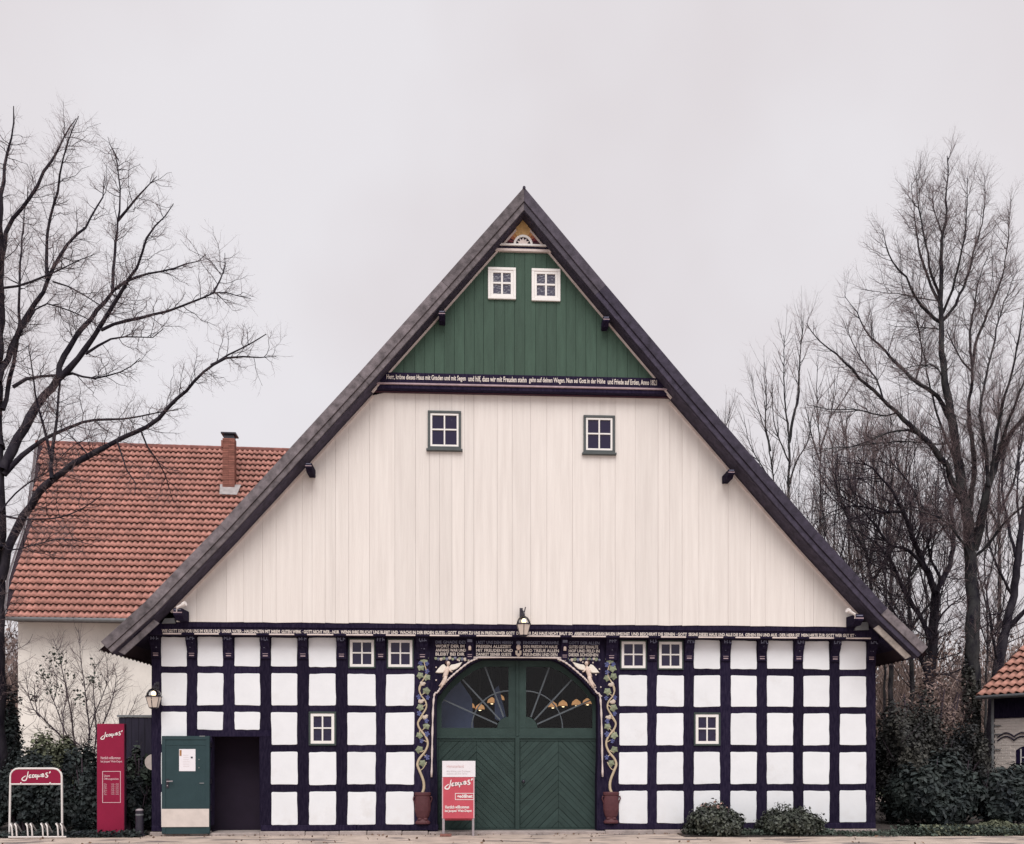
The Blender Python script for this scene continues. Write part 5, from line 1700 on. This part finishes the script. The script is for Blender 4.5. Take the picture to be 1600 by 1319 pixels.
def stems(c, rad, n, r, seed, top=.75):
    g = np.random.default_rng(seed)
    A = []
    for k in range(n):
        a = g.uniform(0, 2 * np.pi); e = np.array([np.cos(a) * rad[0], np.sin(a) * rad[1], 0]) * g.uniform(.2, .8)
        p0 = np.array([c[0], c[1], GZ]) + e * .25
        p2 = np.array([c[0], c[1], GZ]) + e + np.array([0, 0, rad[2] * 1.1 * top * g.uniform(.7, 1.2)])
        p1 = (p0 + p2) / 2 + g.normal(0, .06, 3) * rad[2]
        t = np.linspace(0, 1, 5)[:, None]
        A.append((1 - t) ** 2 * p0 + 2 * t * (1 - t) * p1 + t ** 2 * p2)
    A = np.array(A)
    R = np.linspace(r, r * .35, 5)[None, :].repeat(n, 0)
    return [(A, R)]

def shrub(name, label, cat, c, rad, n, size, material, seed, lumps=26, group=None, lump=(.28, .42), extra=None, long=1.5, zc=None):
    c = np.array([c[0], c[1], GZ + (rad[2] * .35 if zc is None else zc)])
    root = thing(name, (c[0], c[1], GZ), label, cat, group)
    P, N = clump_points(c, rad, n, lumps, seed, lump)
    leaves('foliage', P, N, size, material, root, (c[0], c[1], GZ), seed, long)
    st = stems((c[0], c[1]), rad, 9, .02 + .01 * rad[2], seed + 1)
    tw = spawn(st, .25 * rad[2], .25 * rad[2], .6 * rad[2], .008, seed=seed + 2)
    V, Q = tubes(st, 5); 
    if tw:
        V2, Q2 = tubes(tw, 3); Q = np.concatenate([Q, Q2 + len(V)]); V = np.concatenate([V, V2])
    np_mesh('stem', V, Q, M['twig_dark'], root, (c[0], c[1], GZ))
    if extra: extra(root, c, P, N)
    return root

# ---- the old linden at the left edge
L1 = thing('linden_tree', at(-6, 1290, 21.0)[:2] + (GZ,), 'large bare tree at the left edge spreading its limbs over the red roof', 'tree')
trunk = [(-8, 1262), (-7, 1150), (-5, 1000), (-4, 900), (-2, 800), (-3, 720), (-4, 640), (-3, 560), (0, 480), (3, 416), (8, 369), (25, 340), (55, 297), (76, 255), (102, 212), (118, 184)]
paths = [
    (trunk[:9], .25, .085, .02),
    (trunk[8:], .080, .008, .02),
    ([(-2, 560), (0, 450), (2, 380), (0, 340), (3, 300), (12, 240), (17, 216), (21, 165)], .10, .010, -.15),
    ([(2, 905), (12, 862), (25, 830), (40, 803), (62, 768), (85, 746), (110, 727), (150, 706), (185, 686), (221, 672), (255, 650), (272, 628), (306, 592), (336, 567), (374, 546), (400, 532), (417, 523)], .105, .010, -.18),
    ([(330, 571), (345, 563), (366, 558), (395, 557), (412, 561), (432, 558)], .035, .006, .1),
    ([(6, 742), (16, 730), (51, 697), (80, 681), (108, 667), (134, 659), (196, 654), (232, 648), (278, 641)], .062, .010, .22),
    ([(4, 735), (14, 710), (38, 668), (70, 617), (95, 588)], .115, .085, .25),
    ([(92, 590), (99, 560), (106, 548), (132, 510), (170, 463), (208, 433), (246, 425), (297, 412), (323, 399)], .075, .008, .3),
    ([(92, 592), (115, 569), (149, 522), (183, 467), (212, 420), (234, 365), (255, 344), (270, 318)], .075, .008, -.25),
    ([(158, 516), (204, 499), (263, 486), (306, 471), (336, 456), (370, 461), (392, 466)], .042, .008, -.1),
    ([(334, 457), (346, 433), (353, 412), (352, 396)], .022, .006, .2),
    ([(176, 455), (178, 416), (183, 361), (187, 310), (183, 255), (172, 225)], .045, .008, .25),
    ([(184, 345), (203, 322), (221, 301), (246, 276)], .035, .007, -.4),
    ([(134, 553), (170, 531), (206, 526), (242, 527), (255, 513)], .03, .007, -.3),
    ([(94, 588), (121, 582), (131, 590), (155, 591), (196, 577), (219, 560)], .035, .007, -.4),
    ([(-2, 596), (8, 566), (30, 518), (55, 476), (76, 433), (100, 391), (132, 357), (157, 310), (164, 272)], .075, .008, .2),
    ([(74, 436), (72, 378), (81, 331), (91, 293), (104, 225), (123, 182)], .045, .008, -.3),
    ([(4, 640), (14, 600), (28, 522), (30, 437), (34, 378), (38, 335), (44, 300)], .055, .007, .3),
    ([(20, 605), (40, 593), (60, 588), (90, 586)], .045, .03, .1),
    ([(5, 450), (40, 444), (80, 428), (122, 408), (146, 398)], .03, .006, -.3),
    ([(30, 520), (60, 478), (70, 474), (100, 482), (140, 500), (158, 516)], .022, .010, -.2),
    ([(82, 440), (100, 444), (130, 460), (160, 478), (205, 482)], .022, .006, .2),
    ([(182, 687), (188, 706), (196, 730), (212, 756), (211, 779)], .022, .005, -.3),
    ([(220, 673), (226, 690), (237, 709), (255, 735), (272, 787)], .022, .005, .3),
    ([(6, 806), (33, 811), (85, 810), (124, 797), (157, 776)], .028, .006, -.5),
    ([(81, 748), (80, 715), (88, 663), (93, 606), (94, 592)], .05, .02, .15),
    ([(79, 712), (77, 699), (59, 632), (49, 573), (44, 540)], .04, .008, -.3),
    ([(0, 850), (16, 860), (60, 850), (95, 842), (130, 848), (160, 855)], .02, .005, -.6),
    ([(1, 800), (25, 770), (55, 748), (78, 735), (110, 700), (150, 680), (175, 676)], .022, .005, .5),
    ([(135, 708), (120, 690), (100, 676)], .02, .005, .4),
    ([(185, 250), (180, 240), (172, 226), (168, 214)], .014, .005, 0),
    ([(-2, 700), (-30, 600), (-60, 480), (-80, 380)], .14, .02, .2), ([(-2, 860), (-50, 780), (-120, 700), (-180, 640)], .15, .02, -.1), ([(-3, 620), (-25, 480), (-30, 330), (-20, 220)], .10, .015, -.3),
]
limbs = traced_limbs(paths, 21.0, .3, 5)
lv = [dict(spacing=.125, l0=.4, l1=1.3, r0=.0095, npts=6, ang=(35, 75), up=.14, s0=.18, s1=.95, wig=.075, shrink=.5),
      dict(spacing=.075, l0=.2, l1=.65, r0=.0050, npts=4, ang=(35, 75), up=.06, s0=.12, wig=.08),
      dict(spacing=.085, l0=.10, l1=.34, r0=.0036, npts=3, ang=(30, 70), up=.1, s0=.15, wig=.1)]
build_tree(L1, limbs, lv, 'bark', 'twig', 3, L1.location)

# ---- the tall trees right of the house
R1 = thing('tall_tree', at(1520, 1270, 27.0)[:2] + (GZ,), 'tall bare tree with a pointed top and many upright limbs beside the right cottage', 'tree')
paths = [
    ([(1521, 1262), (1520, 1120), (1520, 1000), (1518, 900), (1513, 820), (1504, 773), (1496, 715), (1487, 657), (1477, 596), (1471, 531), (1470, 470), (1473, 373), (1478, 342), (1481, 288), (1480, 243)], .27, .012, .02),
    ([(1521, 860), (1530, 827), (1538, 785), (1547, 752), (1560, 715), (1574, 684), (1601, 652), (1640, 610)], .15, .04, -.2),
    ([(1504, 785), (1500, 778), (1477, 727), (1453, 691), (1432, 674), (1402, 645), (1380, 625), (1340, 585), (1305, 552), (1287, 540), (1270, 520), (1258, 504)], .10, .008, -.25),
    ([(1488, 662), (1467, 623), (1431, 596), (1409, 577), (1380, 545), (1355, 520), (1338, 488), (1318, 462)], .075, .008, .25),
    ([(1472, 505), (1464, 502), (1433, 470), (1416, 434), (1392, 407), (1384, 380), (1380, 356)], .055, .007, -.3),
    ([(1470, 475), (1465, 468), (1453, 441), (1438, 398), (1430, 349), (1424, 284)], .045, .006, .3),
    ([(1469, 465), (1465, 455), (1455, 427), (1448, 390), (1441, 354), (1434, 313), (1432, 272)], .045, .006, -.2),
    ([(1471, 430), (1471, 400), (1472, 370), (1465, 345), (1458, 320), (1457, 290)], .035, .006, .3),
    ([(1473, 490), (1475, 482), (1487, 456), (1501, 400), (1508, 366), (1512, 325), (1512, 276)], .045, .006, -.3),
    ([(1474, 500), (1480, 495), (1506, 448), (1523, 390), (1535, 347), (1539, 313), (1538, 276)], .05, .006, .2),
    ([(1512, 800), (1520, 760), (1523, 718), (1513, 645), (1518, 584), (1516, 519), (1523, 473), (1533, 429), (1547, 390), (1550, 375)], .085, .007, .2),
    ([(1543, 770), (1550, 730), (1564, 645), (1581, 584), (1586, 560), (1596, 500), (1604, 440)], .06, .008, -.3),
    ([(1520, 570), (1526, 531), (1550, 473), (1566, 434), (1574, 381), (1578, 337), (1580, 312)], .05, .006, .3),
    ([(1545, 760), (1540, 700), (1532, 640), (1540, 590), (1552, 540), (1566, 480), (1590, 420)], .06, .007, .3),
    ([(1557, 720), (1575, 660), (1590, 620), (1615, 560)], .05, .02, -.3),
    ([(1496, 720), (1480, 690), (1462, 640), (1450, 590), (1440, 540), (1432, 490), (1420, 460)], .04, .006, .3),
    ([(1490, 690), (1470, 694), (1440, 692), (1400, 690), (1350, 695), (1315, 702)], .03, .006, -.4),
    ([(1434, 678), (1415, 672), (1390, 676), (1350, 692), (1310, 700), (1275, 700)], .035, .006, -.1),
    ([(1478, 605), (1465, 575), (1440, 570), (1405, 577), (1390, 572)], .025, .006, -.5),
    ([(1470, 515), (1455, 513), (1430, 511), (1405, 511), (1385, 506)], .02, .005, .5),
    ([(1465, 470), (1440, 466), (1410, 460), (1380, 457), (1345, 452)], .02, .005, -.3),
    ([(1517, 880), (1505, 850), (1490, 830), (1470, 810), (1440, 800), (1405, 790)], .045, .008, -.4),
    ([(1522, 870), (1545, 850), (1570, 815), (1600, 790), (1640, 770)], .05, .02, -.3),
    ([(1430, 596), (1440, 560), (1436, 520), (1424, 480)], .03, .006, .2),
    ([(1380, 625), (1368, 590), (1345, 560), (1330, 530), (1322, 505)], .03, .006, .3),
    ([(1402, 645), (1380, 650), (1340, 640), (1300, 640), (1260, 632)], .026, .006, .2),
    ([(1518, 580), (1500, 560), (1478, 515)], .03, .012, .1),
]
limbs = traced_limbs(paths, 27.0, .3, 8)
lv = [dict(spacing=.11, l0=.6, l1=2.1, r0=.0095, npts=6, ang=(25, 60), up=.26, s0=.10, s1=1.0, wig=.045, shrink=.66),
      dict(spacing=.08, l0=.2, l1=.75, r0=.0048, npts=4, ang=(25, 60), up=.2, s0=.12, wig=.07),
      dict(spacing=.12, l0=.12, l1=.40, r0=.0036, npts=3, ang=(30, 70), up=.1, s0=.15, wig=.1)]
build_tree(R1, limbs, lv, 'bark_green', 'twig', 4, R1.location)

R2 = thing('bare_tree', at(1556, 1240, 31.0)[:2] + (GZ,), 'dark leaning bare tree behind the cottage roof at the right edge', 'tree')
paths = [
    ([(1548, 1240), (1552, 1120), (1560, 1040), (1572, 980), (1583, 930), (1590, 880), (1600, 800), (1612, 720), (1618, 640)], .25, .03, .05),
    ([(1572, 985), (1590, 965), (1610, 945), (1640, 920)], .10, .03, -.2),
    ([(1590, 880), (1575, 820), (1566, 760), (1570, 700), (1578, 640)], .06, .01, .3),
    ([(1582, 930), (1560, 890), (1545, 850), (1540, 800), (1534, 760)], .05, .01, -.3),
    ([(1596, 840), (1590, 780), (1592, 720), (1600, 660)], .05, .01, .2),
    ([(1560, 1040), (1552, 1000), (1545, 950), (1538, 905)], .06, .012, -.2),
    ([(1580, 945), (1560, 960), (1535, 958), (1512, 950)], .04, .008, -.3),
]
build_tree(R2, traced_limbs(paths, 31.0, .3, 9), [dict(spacing=.25, l0=.8, l1=2.2, r0=.018, npts=5, ang=(25, 60), up=.2, s0=.15), dict(spacing=.25, l0=.3, l1=.9, r0=.009, npts=4, ang=(30, 60), up=.15), dict(spacing=.2, l0=.15, l1=.4, r0=.006, npts=3)], 'bark', 'twig_dark', 6, R2.location)

R3 = thing('spreading_tree', at(1450, 1230, 30.0)[:2] + (GZ,), 'low forked bare tree with arching tangled boughs between the house and the tall tree', 'tree')
paths = [
    ([(1442, 1235), (1448, 1100), (1455, 1030), (1460, 960), (1462, 924)], .22, .15, 0),
    ([(1462, 926), (1452, 900), (1443, 885), (1430, 850), (1412, 800), (1395, 770), (1370, 740), (1340, 715)], .12, .012, -.25),
    ([(1462, 926), (1475, 900), (1484, 885), (1490, 840), (1486, 790), (1475, 740), (1470, 700)], .10, .012, .25),
    ([(1456, 1000), (1435, 960), (1415, 925), (1395, 880), (1370, 850), (1340, 830), (1310, 830)], .09, .010, .25),
    ([(1445, 890), (1420, 860), (1390, 850), (1350, 800), (1310, 775), (1285, 770)], .06, .008, -.35),
    ([(1430, 850), (1440, 810), (1430, 770), (1400, 730), (1370, 700)], .05, .008, .35),
    ([(1412, 800), (1380, 800), (1340, 790), (1300, 800), (1272, 820)], .05, .008, .3),
    ([(1458, 985), (1480, 950), (1500, 935), (1515, 925)], .05, .010, -.2),
    ([(1450, 1060), (1430, 1010), (1405, 970), (1380, 930), (1360, 905)], .08, .010, -.3),
    ([(1470, 905), (1450, 860), (1455, 820), (1448, 780)], .05, .008, -.4),
    ([(1400, 885), (1380, 890), (1360, 880), (1340, 875)], .03, .008, .3),
    ([(1488, 845), (1470, 820), (1450, 800), (1420, 790)], .04, .008, .4),
    ([(1484, 800), (1500, 760), (1495, 720), (1480, 690)], .04, .008, .3),
    ([(1455, 1035), (1475, 1028), (1500, 1020), (1512, 1016)], .03, .008, -.2), ([(1452, 1050), (1470, 1055), (1505, 1046)], .03, .008, -.2),
]
build_tree(R3, traced_limbs(paths, 30.0, .4, 12), [dict(spacing=.15, l0=1.0, l1=3.2, r0=.019, npts=6, ang=(25, 65), up=.12, s0=.1, wig=.06), dict(spacing=.18, l0=.4, l1=1.4, r0=.009, npts=4, ang=(30, 65), up=.1), dict(spacing=.16, l0=.15, l1=.6, r0=.0065, npts=3)], 'bark', 'twig_dark', 7, R3.location)

# ---- slim trees farther back, beside the roof slope
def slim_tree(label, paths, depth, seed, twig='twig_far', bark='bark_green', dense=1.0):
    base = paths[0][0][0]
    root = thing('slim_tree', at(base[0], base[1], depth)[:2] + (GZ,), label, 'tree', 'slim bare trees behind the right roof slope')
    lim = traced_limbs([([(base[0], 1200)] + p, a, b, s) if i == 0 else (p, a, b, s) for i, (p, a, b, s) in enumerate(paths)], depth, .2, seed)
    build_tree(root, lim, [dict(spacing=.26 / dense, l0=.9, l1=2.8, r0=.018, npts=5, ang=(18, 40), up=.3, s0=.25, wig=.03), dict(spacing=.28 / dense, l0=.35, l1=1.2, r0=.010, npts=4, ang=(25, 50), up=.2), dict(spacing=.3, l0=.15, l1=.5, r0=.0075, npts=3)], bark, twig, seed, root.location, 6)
slim_tree('slim forked bare tree standing highest beside the right roof slope', [([(1231, 1000), (1232, 850), (1232, 768), (1233, 690), (1227, 638), (1225, 580), (1225, 523)], .16, .012, 0), ([(1233, 692), (1240, 650), (1247, 618), (1250, 560), (1254, 503)], .08, .012, .1), ([(1232, 760), (1245, 720), (1262, 690), (1270, 640)], .05, .012, .1), ([(1232, 720), (1215, 680), (1208, 650), (1206, 600)], .04, .01, -.2)], 44, 21)
slim_tree('slim bare tree nearest the right roof slope, left of the forked one', [([(1212, 1000), (1210, 800), (1208, 748), (1200, 690), (1188, 650), (1178, 612), (1173, 586)], .11, .010, 0), ([(1204, 705), (1196, 660), (1198, 620), (1195, 566)], .05, .010, .1), ([(1208, 755), (1185, 720), (1170, 690), (1162, 650)], .04, .010, -.1)], 46, 22)
slim_tree('slim pale bare tree right of the forked one, half behind the tangled boughs', [([(1283, 1000), (1282, 800), (1281, 710), (1277, 636), (1276, 600), (1278, 558)], .12, .010, 0), ([(1281, 720), (1268, 680), (1262, 640), (1290, 560)][:3], .05, .01, .1), ([(1281, 705), (1295, 660), (1302, 620), (1305, 585)], .05, .01, -.1)], 45, 23)
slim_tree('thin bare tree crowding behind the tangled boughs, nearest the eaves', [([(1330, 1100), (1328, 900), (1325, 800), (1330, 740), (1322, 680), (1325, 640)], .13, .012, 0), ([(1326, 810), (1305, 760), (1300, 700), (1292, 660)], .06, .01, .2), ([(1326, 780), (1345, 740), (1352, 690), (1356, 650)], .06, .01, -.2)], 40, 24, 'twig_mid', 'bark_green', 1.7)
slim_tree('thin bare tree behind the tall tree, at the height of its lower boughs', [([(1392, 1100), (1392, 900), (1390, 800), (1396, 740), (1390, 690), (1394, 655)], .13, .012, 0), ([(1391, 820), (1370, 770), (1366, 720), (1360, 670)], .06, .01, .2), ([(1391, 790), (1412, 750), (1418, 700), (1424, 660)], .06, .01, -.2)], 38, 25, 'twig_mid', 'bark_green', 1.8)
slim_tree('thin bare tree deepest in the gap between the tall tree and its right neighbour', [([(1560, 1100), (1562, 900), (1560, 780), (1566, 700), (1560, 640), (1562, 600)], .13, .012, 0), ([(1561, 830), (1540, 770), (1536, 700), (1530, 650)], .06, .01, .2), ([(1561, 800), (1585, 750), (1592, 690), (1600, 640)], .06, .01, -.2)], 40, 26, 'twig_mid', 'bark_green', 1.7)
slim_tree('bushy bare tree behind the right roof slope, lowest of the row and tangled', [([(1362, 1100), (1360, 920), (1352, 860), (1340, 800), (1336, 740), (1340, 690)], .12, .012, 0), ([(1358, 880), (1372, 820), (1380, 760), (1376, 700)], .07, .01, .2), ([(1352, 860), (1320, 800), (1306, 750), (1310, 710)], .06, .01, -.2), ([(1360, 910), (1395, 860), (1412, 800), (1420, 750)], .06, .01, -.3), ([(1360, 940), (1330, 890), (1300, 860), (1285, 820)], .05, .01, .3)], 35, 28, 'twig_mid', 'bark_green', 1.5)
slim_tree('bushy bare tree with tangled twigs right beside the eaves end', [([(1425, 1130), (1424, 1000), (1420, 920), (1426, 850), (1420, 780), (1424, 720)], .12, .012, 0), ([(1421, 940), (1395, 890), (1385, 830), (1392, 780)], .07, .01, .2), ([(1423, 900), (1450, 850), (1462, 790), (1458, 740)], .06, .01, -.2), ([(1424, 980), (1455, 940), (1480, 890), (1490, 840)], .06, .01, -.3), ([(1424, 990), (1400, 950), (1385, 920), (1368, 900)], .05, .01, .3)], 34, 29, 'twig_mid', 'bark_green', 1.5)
for px, d, sd in ((1305, 36, 33), (1345, 37, 34), (1382, 36, 35), (1445, 37, 37), (1268, 41, 38), (1540, 37, 40)):
    g = np.random.default_rng(sd)
    top = {1305: 700, 1345: 668, 1382: 680, 1408: 690, 1445: 700, 1268: 690, 1480: 720, 1540: 720}[px]
    where = {1305: 'just above the middle of the roof slope', 1345: 'under the drooping boughs of the tall tree', 1382: 'left of the forked trunk', 1408: 'directly behind the forked trunk', 1445: 'right behind the forked tree\'s upper fork', 1268: 'at the left end of the tangle', 1480: 'close left of the tall trunk', 1540: 'close right of the tall trunk'}[px]
    p = lambda dx, dy: (px + dx, top + dy)
    slim_tree('grey brown tangled sapling ' + where, [([p(0, 400), p(3, 250), p(-2, 150), p(4, 60), p(0, 0)], .06, .008, 0), ([p(2, 230), p(-14, 160), p(-20, 90), p(-17, 30)], .035, .008, g.uniform(-.3, .3)),
              ([p(1, 200), p(17, 130), p(22, 70), p(20, 20)], .035, .008, g.uniform(-.3, .3)), ([p(3, 290), p(-20, 220), p(-33, 150), p(-36, 90)], .03, .007, g.uniform(-.3, .3)), ([p(3, 290), p(26, 230), p(36, 160), p(34, 100)], .03, .007, g.uniform(-.3, .3))], d, sd, 'twig_mid', 'bark_green', 1.05)
slim_tree('faint low bare tree just above the middle of the right roof slope', [([(1140, 1000), (1140, 720), (1138, 680), (1140, 640)], .07, .01, 0), ([(1140, 710), (1128, 670), (1120, 640)], .03, .008, .1)], 48, 27)

# ---- far winter woodland as one brown mass
g = np.random.default_rng(77)
n = 22000
bx_, by_ = g.uniform(-58, 95, n), g.uniform(62, 92, n)
h = g.uniform(5, 17, n) * (0.75 + .25 * np.sin(bx_ * .35) * np.cos(bx_ * .13))
lean = g.normal(0, .35, (n, 3)); lean[:, 2] = 1; lean /= np.linalg.norm(lean, axis=1, keepdims=True)
t = np.linspace(0, 1, 3)
z0 = g.uniform(0, .6, n) * h
A = np.stack([bx_, by_, GZ + z0], 1)[:, None, :] + lean[:, None, :] * ((h - z0 * .6)[:, None] * t)[:, :, None] + g.normal(0, .15, (n, 3, 3))
R = (g.uniform(.03, .10, n))[:, None] * np.array([1, .7, .35])[None, :]
V, Q = tubes([(A, R)], 3)
tag(np_mesh('far_woodland', V, Q, M['brush_far'], None, (0, 75, GZ)), 'far brown winter woodland', kind='stuff')
P = np.stack([g.uniform(-58, 95, 34000), g.uniform(62, 92, 34000), GZ + g.uniform(0, 1, 34000) ** 1.2 * 14], 1)
tag(leaves('far_foliage', P, g.normal(size=P.shape), .34, 'brush_far', None, (0, 75, GZ), 5), 'far withered foliage of the woodland', kind='stuff')

# ------------------------------------------------------------------ shrubs
def azalea_extra(root, c, P, N):
    g = np.random.default_rng(3)
    top = P[P[:, 2] > np.quantile(P[:, 2], .97)]
    k = top[g.integers(0, len(top), 40)] + np.array([0, 0, .02])
    sel = np.abs(k[:, 0] - (c[0] + .02)) < .25
    if sel.sum() > 3: leaves('blossom', k[sel], g.normal(size=(sel.sum(), 3)), .05, 'blossom', root, (c[0], c[1], GZ), 3)
x0, y0 = ground(1128, 1308)
shrub('azalea_bush', 'rounded leafy bush at the wall, the larger one nearer the arched doors, with pink tips', 'bush', (x0, y0 + .44), (.68, .54, .56), 9500, .048, 'leaf_box', 41, 60, 'low rounded bushes at the foot of the wall', (.24, .36), azalea_extra)
x0, y0 = ground(1246, 1307)
shrub('azalea_bush', 'rounded leafy bush before the white panels, the lower one nearer the right corner', 'bush', (x0, y0 + .42), (.72, .54, .51), 9500, .048, 'leaf_box', 42, 60, 'low rounded bushes at the foot of the wall', (.24, .36))

def big_shrub(name, label, cat, pxc, depth, half_px, top_py, n, size, material, seed, lumps=40, ry=.8, group=None, long=1.5):
    x, y, _ = at(pxc, 1200, depth)
    rx = half_px / F_PX * depth
    h = CAM[2] + (HORIZON - top_py) / F_PX * depth - GZ
    return shrub(name, label, cat, (x, y), (rx, ry, h / 1.15), n, size, material, seed, lumps, group, (.16, .28), None, long, h * .34)
big_shrub('evergreen_shrub', 'dense dark evergreen shrub filling the space behind the bicycle stand', 'shrub', 40, 19.6, 90, 1172, 17000, .062, 'leaf_dark', 51, 70)
big_shrub('evergreen_shrub', 'dark evergreen shrub between the bicycle stand and the tall red sign', 'shrub', 128, 19.4, 52, 1166, 10000, .062, 'leaf_dark', 52, 60)
big_shrub('laurel_shrub', 'yellow green shrub rising above the dark evergreens left of the bare shrub', 'shrub', 76, 21.2, 70, 1136, 8000, .065, 'leaf_light', 53, 40)
big_shrub('conifer_shrub', 'dark tall conifer like shrub at the left edge in front of the white wall', 'shrub', 2, 22.3, 40, 1040, 10000, .07, 'leaf_dark', 54, 50)
big_shrub('ivy_shrub', 'leafy green shrub behind the bollard, between the red sign and the corner post', 'shrub', 214, 19.9, 30, 1158, 4500, .085, 'leaf_mid', 55, 30, .5)
big_shrub('evergreen_shrub', 'low dark shrub at the foot of the tall red sign beside the bollard', 'shrub', 206, 19.2, 32, 1215, 4500, .07, 'leaf_dark', 56, 30, .5)
big_shrub('rhododendron', 'broad dark rhododendron filling the lower right beside the house corner', 'shrub', 1465, 21.0, 88, 1180, 22000, .075, 'leaf_dark', 57, 60, 1.0, None, 2.0)
big_shrub('rhododendron', 'dark rhododendron in front of the cottage wall at the right edge', 'shrub', 1585, 20.6, 66, 1202, 15000, .075, 'leaf_dark', 58, 50, .9, None, 2.0)
big_shrub('ivy_thicket', 'tall ivy covered thicket just right of the house, below the eaves', 'shrub', 1428, 24.2, 60, 1085, 14000, .065, 'leaf_ivy', 59, 80, 1.0)
big_shrub('ivy_thicket', 'dark ivy covered thicket around the foot of the tall tree', 'shrub', 1505, 25.0, 46, 1128, 11000, .065, 'leaf_ivy', 60, 60, .9)
big_shrub('brown_thicket', 'brownish leafless thicket between the ivy and the tall tree', 'shrub', 1462, 27.0, 72, 1040, 8000, .05, 'brush_far', 61, 60, 1.0, None, 3.0)
big_shrub('golden_shrub', 'low yellow green shrub in front of the dark rhododendron at the lower right', 'shrub', 1556, 18.9, 34, 1283, 3200, .06, 'leaf_light', 62, 24, .4)
big_shrub('ivy_thicket', 'dark ivy covered thicket standing tight against the right corner of the house', 'shrub', 1392, 22.0, 26, 1100, 8000, .065, 'leaf_ivy', 63, 50, 1.6)
# ivy climbing the tall tree's trunk
P, N = clump_points((*at(1519, 1200, 26.9)[:2], GZ + 2.6), (.36, .36, 3.4), 2600, 40, 71, (.12, .2), False)
leaves('ivy', P, N, .08, 'leaf_ivy', R1, R1.location, 71)

# bare multi stemmed shrub before the white wall on the left
bs = thing('bare_shrub', at(140, 1270, 22.5)[:2] + (GZ,), 'bare many stemmed shrub with a few leaves in front of the white barn wall', 'shrub')
paths = [
    ([(132, 1260), (125, 1195), (118, 1170), (112, 1120), (104, 1080), (96, 1040), (88, 1012), (84, 998)], .035, .006, .1),
    ([(136, 1260), (134, 1190), (140, 1150), (136, 1110), (132, 1070), (128, 1045), (124, 1000), (122, 985)], .03, .005, -.1),
    ([(140, 1260), (146, 1190), (150, 1150), (148, 1105), (146, 1070), (150, 1040), (160, 1030)], .03, .005, .2),
    ([(128, 1260), (114, 1178), (100, 1155), (80, 1135), (62, 1120), (56, 1100), (55, 1070)], .04, .006, -.2),
    ([(118, 1172), (100, 1140), (84, 1095), (72, 1070), (60, 1050)], .022, .005, .3),
    ([(150, 1155), (166, 1120), (176, 1090), (182, 1060), (176, 1035)], .02, .005, .1),
    ([(146, 1190), (170, 1168), (186, 1140), (205, 1110), (215, 1085)], .018, .004, -.3),
    ([(135, 1185), (120, 1155), (112, 1170), (96, 1162), (70, 1150), (52, 1134)], .025, .005, .2),
    ([(138, 1150), (150, 1110), (165, 1075), (168, 1040), (162, 1010)], .018, .004, -.2),
    ([(100, 1155), (98, 1120), (106, 1085), (100, 1058), (104, 1030)], .018, .004, .2),
    ([(84, 1095), (90, 1065), (82, 1045), (78, 1025)], .014, .004, .2), ([(62, 1120), (48, 1100), (42, 1070), (40, 1050)], .014, .004, .1),
]
lim = traced_limbs(paths, 22.5, .25, 31)
build_tree(bs, lim, [dict(spacing=.07, l0=.3, l1=1.0, r0=.007, npts=5, ang=(25, 65), up=.15, s0=.15, wig=.07), dict(spacing=.09, l0=.15, l1=.5, r0=.0042, npts=4, ang=(30, 70)), dict(spacing=.12, l0=.08, l1=.25, r0=.0030, npts=3)], 'twig_dark', 'twig_far', 31, bs.location, 5)
g = np.random.default_rng(5)
P = []
for cx, cy, rr, k in ((88, 1030, 14, 70), (70, 1055, 14, 50), (84, 1075, 12, 40), (146, 1065, 12, 50), (125, 1090, 9, 40), (55, 1090, 10, 25), (150, 1040, 8, 20), (108, 1052, 8, 20)):
    for _ in range(k): P.append(at(cx + g.normal(0, rr * .6), cy + g.normal(0, rr * .6), 22.5 + g.uniform(-.4, .4)))
leaves('foliage', np.array(P), g.normal(size=(len(P), 3)), .055, 'leaf_mid', bs, bs.location, 8)

# ground cover along the foot of the right hand shrubs and bushes
def cover(x0, x1, y0f, y1f, n, h, size, material, seed, name, label):
    g = np.random.default_rng(seed)
    x = g.uniform(x0, x1, n)
    P = np.stack([x, np.array([y0f(a) for a in x]) + (np.array([y1f(a) - y0f(a) for a in x])) * g.uniform(0, 1, n), GZ + .015 + g.uniform(0, 1, n) ** 2 * h], 1)
    N = g.normal(0, .6, (n, 3)) + np.array([0, -.2, 1])
    tag(leaves(name, P, N, size, material, None, (0, 0, GZ), seed), label, kind='stuff')
cover(9.0, 14.5, lambda x: -.95, lambda x: -.1, 5200, .16, .055, 'leaf_mid', 81, 'ground_cover', 'pale green ground cover before the rhododendrons')
cover(7.7, 14.5, lambda x: -1.0 + .02 * (x - 7.5), lambda x: -.2, 4200, .07, .04, 'leaf_mid', 82, 'ground_cover', 'low dark green ground cover at the right foot of the wall')
cover(4.9, 7.7, lambda x: -.75, lambda x: -.15, 1800, .10, .05, 'leaf_mid', 83, 'ground_cover', 'low ivy between the two rounded bushes')
cover(-9.5, -6.6, lambda x: -.42, lambda x: .2, 2200, .10, .05, 'leaf_dark', 84, 'ground_cover', 'low dark ground cover below the left shrubs')

cover(9.4, 14.5, lambda x: -.95, lambda x: -.3, 1500, .20, .05, 'leaf_light', 85, 'ground_cover', 'pale yellow green sprigs in the ground cover')
cover(-9.5, 9.0, lambda x: -2.6, lambda x: -.12, 110, .004, .045, 'litter', 86, 'leaf_litter', 'scattered brown fallen leaves on the paving')
cover(-6.5, 9.0, lambda x: -.28, lambda x: -.10, 200, .010, .03, 'litter', 87, 'leaf_litter', 'fallen leaves gathered along the foot of the wall')
